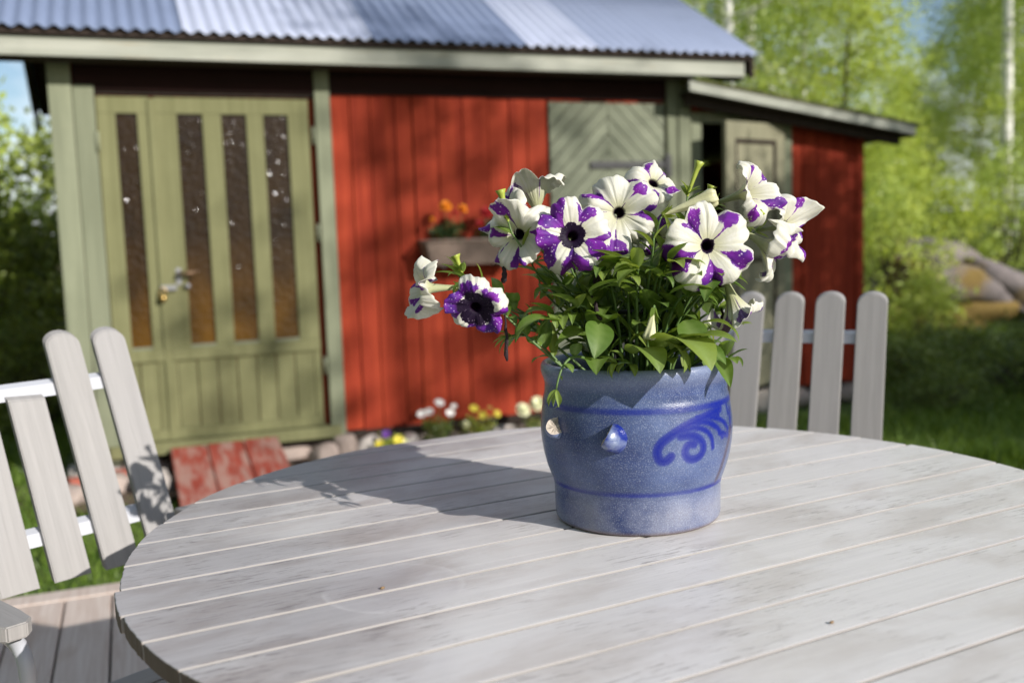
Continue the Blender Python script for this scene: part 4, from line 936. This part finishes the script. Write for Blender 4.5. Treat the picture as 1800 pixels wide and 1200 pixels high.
add_leaf((.235, 1.350, 1.038), (.25, -.50, -.60), .064, False, LEAF[0], up=(.1, -1, .4), wscale=1.2)
add_leaf((.200, 1.335, 1.015), (.55, -.40, -.30), .065, True, YOUNG[2])
add_leaf((.255, 1.36, 1.030), (.80, -.25, .10), .070, True, YOUNG[2])
add_leaf((.105, 1.335, 1.082), (.90, -.30, .25), .066, False, LEAF[0], wscale=1.1)
add_leaf((.215, 1.345, 1.075), (.85, -.35, .20), .062, False, LEAF[0])

# the 300 leaves that show most stay single, those at the back become one part
LEAVES.sort(key=lambda e: e[1].translation.y + .15 * (e[1].translation.z < .02))
rest = LEAVES[298:]
if rest:
    for nm_, mt_ in (('back_leaves', M['petunia_leaf']), ('back_young_leaves', M['petunia_young'])):
        bm = bmesh.new()
        for o, mm_ in rest:
            if o.data.materials[0] == mt_:
                k0 = len(bm.verts); bm.from_mesh(o.data); bm.verts.ensure_lookup_table(); bmesh.ops.transform(bm, matrix=mm_, verts=bm.verts[k0:])
        tag(bm_obj(nm_, bm, mt_, plant, True), kind='stuff')
    for o, mm_ in rest: bpy.data.objects.remove(o)

# ------------------------------------------------------------------ little things lying on the table
M['seed'] = simple('brown_seed', (.22, .14, .07), .7)
for (x, y, l_, lab) in ((-.167, 1.171, .0036, 'tiny brown seed husk lying on the table by the faint ring'), (.33, 1.02, .0032, 'tiny dry leaf crumb on the bare planks of the table')):
    me = stone_mesh(l_, l_ * .5, .0016, int(abs(x) * 999), M['seed'], 1); tag(inst('leaf_crumb', me, None, (x, y, TZ + .0014), (0, 0, .6)), lab, 'crumb')

# ------------------------------------------------------------------ red plank ramp at the door
ramp = thing('door_ramp', 'worn red plank ramp leaning on the olive door threshold', 'ramp', sw(-.62, -.10, 0), SA)
for k in range(3):
    V = []; s0 = -.345 + k * .212; s1 = s0 + .206; w1 = -1.02
    zz = lambda w: -.035 + (-.215) * (w / -1.02)
    for dz in (-.028, 0):
        for s_, w in ((s0, 0), (s1, 0), (s1 + .01, w1 - .02 * (k % 2)), (s0 + .01, w1 - .02 * (k % 2))): V.append((s_, w, zz(w) + dz + .004 * k % 2))
    bm = bmesh.new(); vs = [bm.verts.new(v) for v in V]
    for f in ((3, 2, 1, 0), (4, 5, 6, 7), (0, 1, 5, 4), (1, 2, 6, 5), (2, 3, 7, 6), (3, 0, 4, 7)): bm.faces.new([vs[i] for i in f])
    bmesh.ops.bevel(bm, geom=bm.edges[:], offset=.003, segments=2, affect='EDGES'); bm_obj('plank', bm, M['worn_red'], ramp)
for s_ in (-.28, .22): box('batten', s_ - .03, s_ + .03, -.80, -.12, -.25, -.215, M['dark_wood'], ramp, .003)
# brick and stones along the shed foot
bed = mesh_obj('flower_bed', [tuple(sw(s_, w, -.232 + (.010 if 0 < i else 0))) for s_ in np.linspace(-1.9, 3.0, 30) for i, w in enumerate((-.62 - .1 * math.sin(s_ * 3), -.3, .06))], [(i * 3 + j, (i + 1) * 3 + j, (i + 1) * 3 + j + 1, i * 3 + j + 1) for i in range(29) for j in range(2)], M['bed_soil'], smooth=True)
for p in bed.data.vertices: p.co.z += .02
tag(bed, 'strip of dry soil along the foot of the shed wall', 'flower bed', kind='structure')
M['brick'] = mat_stone('old_red_brick', (.32, .07, .045), (.42, .12, .08))
def stone_at(s_, w, sx, sy, sz, seed, mat, lab, dz=0.0, name='field_stone', cat='stone'):
    me = stone_mesh(sx, sy, sz, seed, M[mat], 3); o = inst(name, me, None, sw(s_, w, -.235 + sz * .62 + dz), (0, 0, SA + seed)); tag(o, lab, cat, 'stones lying along the shed foot')
for i, a in enumerate([(-1.30, -.30, .13, .10, .08, 'stone'), (-1.08, -.42, .12, .10, .09, 'pale_stone'), (-1.55, -.45, .15, .12, .08, 'stone')]):
    stone_at(*a[:5], 101 + i, a[5], ['flat brown stone left of the red ramp under the jamb', 'pale stone touching the left side of the red ramp', 'brown stone beneath the shed corner board'][i])
for i, a in enumerate([(-.08, -.33, .11, .09, .10, 'stone'), (.06, -.21, .07, .06, .13, 'stone'), (.22, -.16, .09, .07, .10, 'pale_stone'), (.50, -.14, .09, .06, .09, 'pale_stone'), (1.25, -.16, .09, .06, .07, 'pale_stone'), (1.48, -.18, .08, .07, .07, 'pale_stone'), (1.75, -.2, .1, .08, .08, 'stone')]):
    stone_at(*a[:5], 121 + i, a[5], ['broad brown stone right of the red ramp', 'upright tan stone under the right door jamb', 'pale stone at the left foot of the red wall', 'pale rounded stone among the yellow pansies', 'pale stone by the white blossoms', 'small pale stone beneath the chevron door edge', 'brown stone before the chevron door'][i])
for i, (s_, w) in enumerate(((-1.22, -.12), (-1.42, -.20))):
    tag(box('brick', -.11, .11, -.05, .05, 0, .07, M['brick'], None, .006, sw(s_, w, -.20), (0, 0, SA + .2 * i)), ['red brick lying under the olive door jamb', 'red brick under the shed corner'][i], 'brick')

# ------------------------------------------------------------------ bed flowers
M['pet_white'] = simple('white_blossom', (.80, .78, .74), .6); M['pet_yellow'] = simple('yellow_blossom', (.75, .62, .06), .6); M['pet_violet'] = simple('violet_blossom', (.10, .02, .22), .6); M['pet_orange'] = simple('orange_blossom', (.85, .30, .015), .6); M['pet_red'] = simple('dark_red_blossom', (.40, .015, .02), .6); M['pet_cream'] = simple('cream_blossom', (.72, .72, .48), .6)
def leaf_cloud(centers, n, spread, size, seed, mat, name='foliage', flat=.3, aspect=.55):
    r = np.random.default_rng(seed); c = np.asarray(centers, float); k = len(c)
    p = np.repeat(c, n, 0) + r.normal(0, 1, (k * n, 3)) * np.asarray(spread)
    d = r.normal(0, 1, (k * n, 3)); d[:, 2] *= flat * 2; d /= np.linalg.norm(d, axis=1)[:, None]
    u = r.normal(0, 1, (k * n, 3)); u = np.cross(d, u); u /= np.linalg.norm(u, axis=1)[:, None] + 1e-9
    sz = size * r.uniform(.6, 1.3, (k * n, 1)); a = p - d * sz * .5; b = p + u * sz * aspect * .5; e = p + d * sz * .5; f = p - u * sz * aspect * .5
    co = np.stack([a, b, e, f], 1).reshape(-1, 3); fc = np.arange(len(co)).reshape(-1, 4)
    cl = np.repeat(r.random(k), n) * .55 + r.random(k * n) * .45
    return fast_mesh(name, co, fc, mat, cl)
def blossom_mesh(rad, mat, layers=1, n=6, seed=0, cup=.3):
    r = random.Random(seed); parts = []
    for l_ in range(layers):
        rr_ = rad * (1 - .22 * l_); nn = n + l_
        for k in range(nn):
            a = 2 * math.pi * (k + .5 * l_) / nn + r.uniform(-.1, .1); c, s_ = math.cos(a), math.sin(a); w = rr_ * 3.0 / nn
            V = [(0, 0, l_ * rad * .16)]
            for q, ww in ((.45, .75), (.8, 1.0), (1.0, .55)):
                for j in (-1, 1): V.append((rr_ * q * c - j * w * ww * s_, rr_ * q * s_ + j * w * ww * c, l_ * rad * .18 + cup * rad * q * (1 + l_ * .6) + r.uniform(-.05, .05) * rad))
            parts.append((V, [(0, 1, 2), (1, 3, 4, 2), (3, 5, 6, 4)]))
    V, F = merge(parts); me = bpy.data.meshes.new('blossom'); me.from_pydata(V, [], F); me.materials.append(mat); return me
def small_plant(name, lab, loc, hgt, rad, leafmat, blooms, seed, group=None, leaf=.035, n=24, cat='flowers'):
    r = random.Random(seed); t = thing(name, lab, cat, loc, r.uniform(0, 6), group)
    cs = [(r.gauss(0, rad * .42), r.gauss(0, rad * .42), r.uniform(.12, .85) * hgt) for _ in range(14)]
    inst('foliage', leaf_cloud(cs, n, (rad * .25, rad * .25, hgt * .14), leaf, seed, M[leafmat]), t)
    st = []
    for c_ in cs: st.append(tube_geo([(c_[0] * .2, c_[1] * .2, -.03), (c_[0] * .7, c_[1] * .7, c_[2] * .6), c_], [.003, .0025, .0015], 5))
    ms = {}
    for k, (mat, x, y, z, rd) in enumerate(blooms):
        if (mat, rd) not in ms: ms[(mat, rd)] = blossom_mesh(rd, M[mat], 3 if mat in ('pet_orange', 'pet_red', 'pet_cream') else 1, 5 if mat in ('pet_white', 'pet_violet', 'pet_yellow') else 8, k)
        o = inst('blossom', ms[(mat, rd)], t, (x, y, z), (R(r.uniform(30, 65)), 0, r.uniform(-.6, .6))); st.append(tube_geo([(x * .3, y * .3, 0), (x * .9, y * .9, z * .7), (x, y, z)], [.003, .0025, .002], 5))
    V, F = merge(st); mesh_obj('stems', V, F, M['stem'], t, True); t.rotation_euler.z = SA
    return t
zb = -.22
small_plant('pansy', 'low pansy with yellow and violet blooms beside the red wall foot', sw(.33, -.26, zb), .15, .10, 'bright_leaf', [('pet_violet', -.02, -.03, .17, .028), ('pet_yellow', .05, -.06, .13, .032), ('pet_yellow', -.07, -.05, .12, .026), ('pet_cream', .09, -.05, .11, .024)], 41)
small_plant('white_flower', 'tall white flowers growing against the red wall', sw(.66, -.18, zb), .22, .10, 'dark_leaf', [('pet_white', -.09, -.03, .26, .030), ('pet_white', -.04, -.03, .27, .030), ('pet_white', .03, -.02, .32, .032), ('pet_white', .10, -.03, .25, .028), ('pet_white', .13, -.02, .29, .020)], 42)
small_plant('yellow_flower', 'leafy yellow flowers between the white flowers and cream blossoms', sw(.95, -.20, zb), .24, .11, 'bright_leaf', [('pet_yellow', -.04, -.05, .27, .030), ('pet_yellow', .02, -.05, .22, .028), ('pet_yellow', .12, -.04, .22, .026), ('pet_cream', -.10, -.05, .17, .026)], 43)
small_plant('cream_flower', 'two round cream blossom heads by the red wall foot', sw(1.30, -.24, zb), .18, .09, 'dark_leaf', [('pet_cream', -.06, -.03, .23, .05), ('pet_cream', .05, -.03, .26, .055)], 44)
small_plant('white_flower', 'small white blossoms under the chevron door', sw(1.62, -.26, zb), .18, .10, 'dark_leaf', [('pet_white', -.04, -.03, .21, .026), ('pet_white', .05, -.03, .19, .026), ('pet_violet', .0, -.04, .17, .024)], 45)

# ------------------------------------------------------------------ wicker flower box on the wall
wb = thing('wicker_box', 'grey brown wicker flower box hanging on the red wall', 'flower box', sw(.97, -.10, .985), SA)
M['wicker'] = simple('grey_wicker', (.24, .175, .14), .8, (80, .5, .003))
rows = []; hx, hy = .285, .075
for k in range(10):
    z = .008 + k * .0145; pts = []; ex = .03 * k / 9
    per = [(-hx - ex, -hy), (hx + ex, -hy), (hx + ex, hy), (-hx - ex, hy)]
    for q in range(4):
        a, b = per[q], per[(q + 1) % 4]; n = 26 if q % 2 == 0 else 7
        for i in range(n):
            t = i / n; nrm = Vector((b[1] - a[1], a[0] - b[0], 0)).normalized() * (.004 * (1 if (i + k) % 2 else -1)); pts.append(Vector((a[0] + (b[0] - a[0]) * t, a[1] + (b[1] - a[1]) * t, z)) + nrm)
    pts.append(pts[0]); rows.append(tube_geo(pts, .0072, 5, False))
V, F = merge(rows); mesh_obj('weave', V, F, M['wicker'], wb, True)
V, F = tube_geo([(-.325, -.082, .158), (.325, -.082, .158), (.325, .078, .158), (-.325, .078, .158), (-.325, -.082, .158)], .011, 7); mesh_obj('rim', V, F, M['wicker'], wb, True)
box('box_soil', -hx - .015, hx + .015, -hy + .01, hy - .01, .0, .125, M['bed_soil'], wb, 0)
for s_ in (-.2, .2): box('bracket', s_ - .012, s_ + .012, -.075, .094, -.018, -.001, M['iron'], wb, 0)
def box_plant(lab, ds, blooms, seed, name='marigold', **kw): return small_plant(name, lab, sw(.97 + ds, -.10, .985 + .125), .16, .085, 'box_leaf', blooms, seed, cat='flowers', **kw)
M['box_leaf'] = mat_leaf('marigold_leaves', (.025, .055, .02), (.07, .12, .04), .2)
box_plant('orange marigolds in the wicker flower box', -.13, [('pet_orange', -.04, -.05, .245, .042), ('pet_orange', .07, -.05, .225, .036), ('pet_red', .02, -.05, .205, .02), ('pet_orange', -.12, -.02, .17, .018)], 51)
box_plant('dark red flowers in the wicker flower box', .14, [('pet_red', -.03, -.04, .20, .045), ('pet_red', .05, -.05, .16, .038), ('pet_red', -.08, -.05, .13, .03), ('pet_yellow', .02, -.05, .235, .02)], 52, 'red_marigold')
box_plant('leafy green plant at the end of the wicker flower box', .22, [('pet_red', .0, -.04, .16, .03)], 53, 'box_plant')

# ------------------------------------------------------------------ boulders
def boulder(loc, sx, sy, sz, seed, lab, rot=0.0, mat='boulder', tilt=0.0):
    me = stone_mesh(sx, sy, sz, seed, M[mat], 4, .30); o = inst('boulder', me, None, (loc[0], loc[1], gh(loc[0], loc[1]) + sz * .55 + (loc[2] if len(loc) > 2 else 0)), (0, tilt, rot)); return tag(o, lab, 'boulder', 'boulders at the forest edge')
boulder((5.05, 11.6), .90, .65, .32, 301, 'long grey boulder carrying the humped mossy boulder', .2)
boulder((4.95, 11.5, .34), .78, .52, .38, 302, 'humped grey and ochre boulder on top of the pile', .1, tilt=R(10))
boulder((5.85, 11.3, .12), .85, .50, .30, 305, 'ochre lichened boulder sloping away from the humped one', -.2, tilt=R(18))
boulder((4.30, 12.0), .36, .36, .30, 304, 'grey boulder half hidden beside the lean-to wall', .6)
boulder((5.9, 10.6), .26, .24, .13, 306, 'small pale stone in the grass below the boulders', .3, 'pale_stone')
boulder((6.25, 10.9), .30, .26, .14, 307, 'pale flat stone at the edge of the dark greenery', .9, 'pale_stone')

# ------------------------------------------------------------------ trees and shrubs
def tree_meshes(seed, hgt, crown_r, z0, nclump, nleaf_, leaf, mat, tr=.09, lean_=.0):
    r = np.random.default_rng(seed); parts = []; cs = []
    top = np.array([r.normal(0, lean_), r.normal(0, lean_), hgt]); spine = [Vector(tuple(top * t + np.array([math.sin(t * 5 + seed) * .12, math.cos(t * 4 + seed) * .12, 0]) * t - np.array([0, 0, .2]) * (t == 0))) for t in np.linspace(0, 1, 12)]
    parts.append(tube_geo(spine, [tr * (1.25 if i == 0 else 1) * (1 - .9 * i / 11) + .006 for i in range(12)], 8))
    for k in range(nclump):
        t = z0 + (1 - z0) * (k + r.random()) / nclump; base = Vector(tuple(top * t * .92)); i = int(t * .92 * 11); base = spine[min(i, 10)].lerp(spine[min(i, 10) + 1], t * .92 * 11 - i)
        a = r.uniform(0, 6.28) ; prof = math.sin(math.pi * min(1, (t - z0) / (1 - z0) * .82 + .18)) ** .8; ln = crown_r * prof * r.uniform(.55, 1.1)
        tip = base + Vector((math.cos(a) * ln, math.sin(a) * ln, ln * r.uniform(-.15, .5)))
        parts.append(tube_geo([base, base.lerp(tip, .5) + Vector((0, 0, ln * .12)), tip], [.025 * (1 - t * .6), .014, .005], 5))
        for q in (.45, .7, .9, 1.0): p = base.lerp(tip, q); cs.append((p.x + r.normal(0, .12), p.y + r.normal(0, .12), p.z + r.normal(0, .12) + (.12 * ln * (1 - abs(2 * q - 1))) - .12))
    V, F = merge(parts); me_t = bpy.data.meshes.new('trunk'); me_t.from_pydata([tuple(v) for v in V], [], F); me_t.polygons.foreach_set('use_smooth', [True] * len(me_t.polygons))
    me_c = leaf_cloud(cs, nleaf_, (.26, .26, .22), leaf, seed, M[mat], 'crown'); return me_t, me_c
T = [tree_meshes(1, 9.5, 2.3, .10, 62, 62, .105, 'birch_leaf', .09), tree_meshes(2, 11, 2.1, .16, 60, 62, .105, 'birch_leaf', .10), tree_meshes(3, 8.0, 2.2, .05, 62, 62, .10, 'bright_leaf', .07), tree_meshes(4, 9.0, 2.4, .08, 64, 56, .11, 'dark_leaf', .10)]
for i, (a, b) in enumerate(T): a.materials.append(M['bark'] if i < 2 else M['brown_bark'])
TALL = tree_meshes(9, 12, 1.9, .46, 40, 62, .105, 'birch_leaf', .125); TALL[0].materials.append(M['bark'])
def tree(kind, x, y, sc, rz, lab, group='trees of the wood behind the shed', name='birch_tree'):
    tm, cm_ = T[kind] if isinstance(kind, int) else kind; t = thing(name, lab, 'tree', (x, y, gh(x, y)), rz, group); t.scale = (sc, sc, sc)
    inst('trunk', tm, t); inst('crown', cm_, t); return t
wl = 'leafy light green birch in the wood behind the lean-to'; ws = 'bushy bright green young tree behind the lean-to'; wd = 'darker green tree in the wood behind the boulders'
for kind, x, y, sc, rz in ((0, 3.3, 15.0, 1.0, .4), (1, 4.2, 17.5, 1.05, 1.9), (0, 4.6, 15.6, .80, 2.9), (2, 4.7, 14.0, .62, 5.2), (2, 6.9, 17.5, .36, .7), (1, 11.1, 20.2, .95, 3.3), (0, 8.3, 21.5, .34, 4.4), (2, 8.7, 16.2, .50, 1.2), (1, 12.1, 20.5, 1.05, .3), (2, 10.2, 16.8, .72, 2.2), (0, 4.6, 21.0, 1.0, 5.5), (1, 11.3, 22.4, .92, 2.7), (2, 9.4, 24.0, .46, 3.1), (0, 11.4, 27.0, .52, 1.3), (2, 12.2, 26.0, .60, 2.4), (0, 10.4, 26.0, .42, .6), (1, 13.5, 24.0, 1.1, 2.0), (0, 2.2, 20.0, 1.1, 1.1), (3, 9.8, 25.0, .36, .2), (3, 5.2, 24.5, 1.15, 2.5), (3, 14.0, 28.0, 1.0, 4.0), (3, 11.5, 29.0, .48, 1.0), (0, 10.2, 29.0, .36, 2.1)):
    tree(kind, x, y, sc, rz, {0: wl, 1: wl, 2: ws, 3: wd}[kind], name='birch_tree' if kind < 2 else 'young_tree')
tree(TALL, 9.55, 19.3, 1.0, .9, 'tall white birch trunk standing bare in front of the wood', None)
# shrubs
def shrub_mesh(seed, n=46, nl=60, leaf=.075, mat='bright_leaf', rx=.75, h=1.5):
    r = np.random.default_rng(seed); cs = []; parts = []
    for k in range(n):
        a = r.uniform(0, 6.28); q = math.sqrt(r.random()); z = r.uniform(.12, 1) ; wd_ = math.sqrt(max(.05, 1 - (z * .95) ** 2.4)); c = (rx * q * wd_ * math.cos(a), rx * q * wd_ * math.sin(a), z * h); cs.append(c)
        parts.append(tube_geo([(c[0] * .1, c[1] * .1, -.1), (c[0] * .6, c[1] * .6, c[2] * .55), c], [.012, .008, .003], 4))
    V, F = merge(parts); mt = bpy.data.meshes.new('stems'); mt.from_pydata([tuple(v) for v in V], [], F); mt.materials.append(M['brown_bark']); return mt, leaf_cloud(cs, nl, (.13, .13, .11), leaf, seed + 1, M[mat])
S = [shrub_mesh(61), shrub_mesh(62, mat='dark_leaf', leaf=.085, nl=64), shrub_mesh(63, mat='birch_leaf', rx=.6, h=1.9), shrub_mesh(64, mat='cover', rx=.8, h=.65, n=60, nl=60, leaf=.06)]
def shrub(k, x, y, sc, rz, lab, group, zs=1.0):
    t = thing('shrub', lab, 'shrub', (x, y, gh(x, y)), rz, group); t.scale = (sc, sc, sc * zs); inst('stems', S[k][0], t); inst('foliage', S[k][1], t)
for k, x, y, sc, rz in ((0, 4.35, 11.2, .95, .3), (2, 5.0, 13.6, 1.0, 1.1), (0, 4.15, 9.9, .55, 2.2), (2, 4.9, 12.8, .75, 2.6), (0, 6.4, 14.4, 1.0, 3.3), (2, 7.3, 14.6, 1.0, .2), (0, 8.3, 14.4, 1.1, 4.4), (0, 5.9, 15.2, 1.2, 5.0), (2, 9.2, 16.0, 1.1, 1.5), (0, 7.8, 13.3, .55, 2.5)):
    shrub(k, x, y, sc, rz, 'bright yellow green shrub between the lean-to and the boulders' if k == 0 else 'tall light green shrub at the edge of the wood', 'shrubs behind the lean-to')
for k, x, y, sc, rz, zs in ((1, -4.75, 8.6, 1.15, .3, 1.15), (1, -4.3, 9.6, .9, 1.3, 1.2), (0, -5.3, 9.4, 1.25, 2.3, 1.35), (1, -3.9, 8.0, .62, 2.8, .9), (0, -6.0, 10.6, 1.5, 3.3, 1.3), (1, -5.0, 11.8, 1.3, .9, 1.3)):
    shrub(k, x, y, sc, rz, 'dense dark green shrub left of the shed' if k else 'tall pale leaved shrub behind the dark shrubs left of the shed', 'shrubs beside the shed corner', zs)
for k, x, y, sc, rz, zs in ((0, -5.9, 10.0, 1.15, 5.3, 1.5), (2, -6.6, 11.6, 1.2, 4.0, 1.3)):
    shrub(k, x, y, sc, rz, 'sunlit yellow green shrub behind the dark ones left of the shed', 'sunlit shrubs beside the shed corner', zs)
for i, (x, y, sc, rz) in enumerate(((3.4, 8.3, .75, .2), (4.2, 7.9, .8, 1.2), (3.9, 9.0, .8, 2.5), (4.9, 8.9, .9, 3.4), (5.6, 9.4, .85, 4.1), (3.2, 7.4, .55, 2.9), (4.5, 7.0, .7, .8), (5.2, 7.9, .9, 5.0))):
    shrub(3, x, y, sc, rz, 'low dark green bush in the shade below the boulders', 'low bushes in the shaded grass', .8)
# trees out to the right that shade the lean-to and dapple the red wall
for kind, x, y, sc, rz in ((3, 6.95, 3.0, .60, .3), (3, 7.9, 4.3, .62, 5.0), (3, 8.9, 5.55, .60, 2.0), (3, 9.3, 2.0, .76, 1.3), (3, 10.4, 3.4, .76, 4.1)):
    tree(kind, x, y, sc, rz, 'leafy garden tree standing right of the deck', 'garden trees right of the deck', 'garden_tree')
SPARSE = tree_meshes(14, 12, 2.6, .42, 30, 16, .15, 'birch_leaf', .09); SPARSE[0].materials.append(M['bark'])
tree(SPARSE, 12.2, -4.0, 1.0, 2.2, 'slim birch with a high thin crown right of the deck', None)

# unseen ring of trees, added behind and to the left to block low sky light
for i, (kind, x, y, sc, rz) in enumerate(((3, -8.5, 3.5, 1.0, .3), (0, -9.0, .3, 1.0, 1.0), (3, -8.2, -2.6, 1.0, 2.0), (1, -7.0, -5.4, 1.0, 3.0), (3, -4.6, -7.2, 1.0, 4.0), (0, -1.8, -8.2, 1.0, 5.0), (3, 1.0, -8.8, 1.0, .7), (3, -10.5, 5.8, 1.0, 1.7), (3, -6.5, -9.0, 1.2, 2.2), (3, -11, -1.5, 1.2, .2))):
    tree(kind, x, y, sc, rz, 'unseen leafy tree added round the garden to block low sky light', 'unseen trees added to block low sky light', 'garden_tree')

# ------------------------------------------------------------------ grass
def blades(n, region, hmin, hmax, seed, w=.006):
    r = np.random.default_rng(seed); P_ = region(r, n); n = len(P_); z = np.array([gh(x, y) for x, y in P_]) - .01
    h = r.uniform(hmin, hmax, n); a = r.uniform(0, 6.28, n); ln = r.normal(0, .45, (n, 2)) * h[:, None]; b = np.c_[P_, z]; dx = np.c_[np.cos(a), np.sin(a), 0 * a] * w
    mid = b + np.c_[ln * .35, h * .6]; tip = b + np.c_[ln, h]
    co = np.stack([b - dx, b + dx, mid + dx * .7, mid - dx * .7, tip, tip], 1).reshape(-1, 3); k = np.arange(n) * 6
    tri = np.concatenate([np.stack([k, k + 1, k + 2], 1), np.stack([k, k + 2, k + 3], 1), np.stack([k + 3, k + 2, k + 4], 1)]); return fast_mesh('grass', co, tri, M['grass'], np.tile(r.random(n), 3))
def reg_near(r, n):
    s_ = r.uniform(-4.5, 3.6, n); w = r.uniform(-2.62, -.55, n); q = np.c_[SP.x + s_ * math.cos(SA) - w * math.sin(SA), SP.y + s_ * math.sin(SA) + w * math.cos(SA)]; return q
def reg_right(r, n):
    y = 5.5 + 9 * r.random(n) ** 1.3; x = r.uniform(1.3, 1.0 + y * .72, n); s_ = (x - SP.x) * math.cos(SA) + (y - SP.y) * math.sin(SA); w = -(x - SP.x) * math.sin(SA) + (y - SP.y) * math.cos(SA); ok = (s_ > 4.4) | (w < -.6); return np.c_[x, y][ok]
def reg_left(r, n):
    y = r.uniform(4.5, 9, n); x = -r.uniform(.42, .75, n) * y; s_ = (x - SP.x) * math.cos(SA) + (y - SP.y) * math.sin(SA); ok = s_ < -1.6; return np.c_[x, y][ok]
for n, rg_, h0, h1, sd_, w, lab in ((42000, reg_near, .03, .075, 1, .004, 'short lawn grass between the deck and the shed'), (45000, reg_right, .06, .20, 2, .006, 'rough grass on the slope below the boulders'), (14000, reg_left, .05, .14, 3, .006, 'grass left of the shed')):
    tag(inst('grass', blades(n, rg_, h0, h1, sd_, w)), lab, 'grass', kind='stuff')
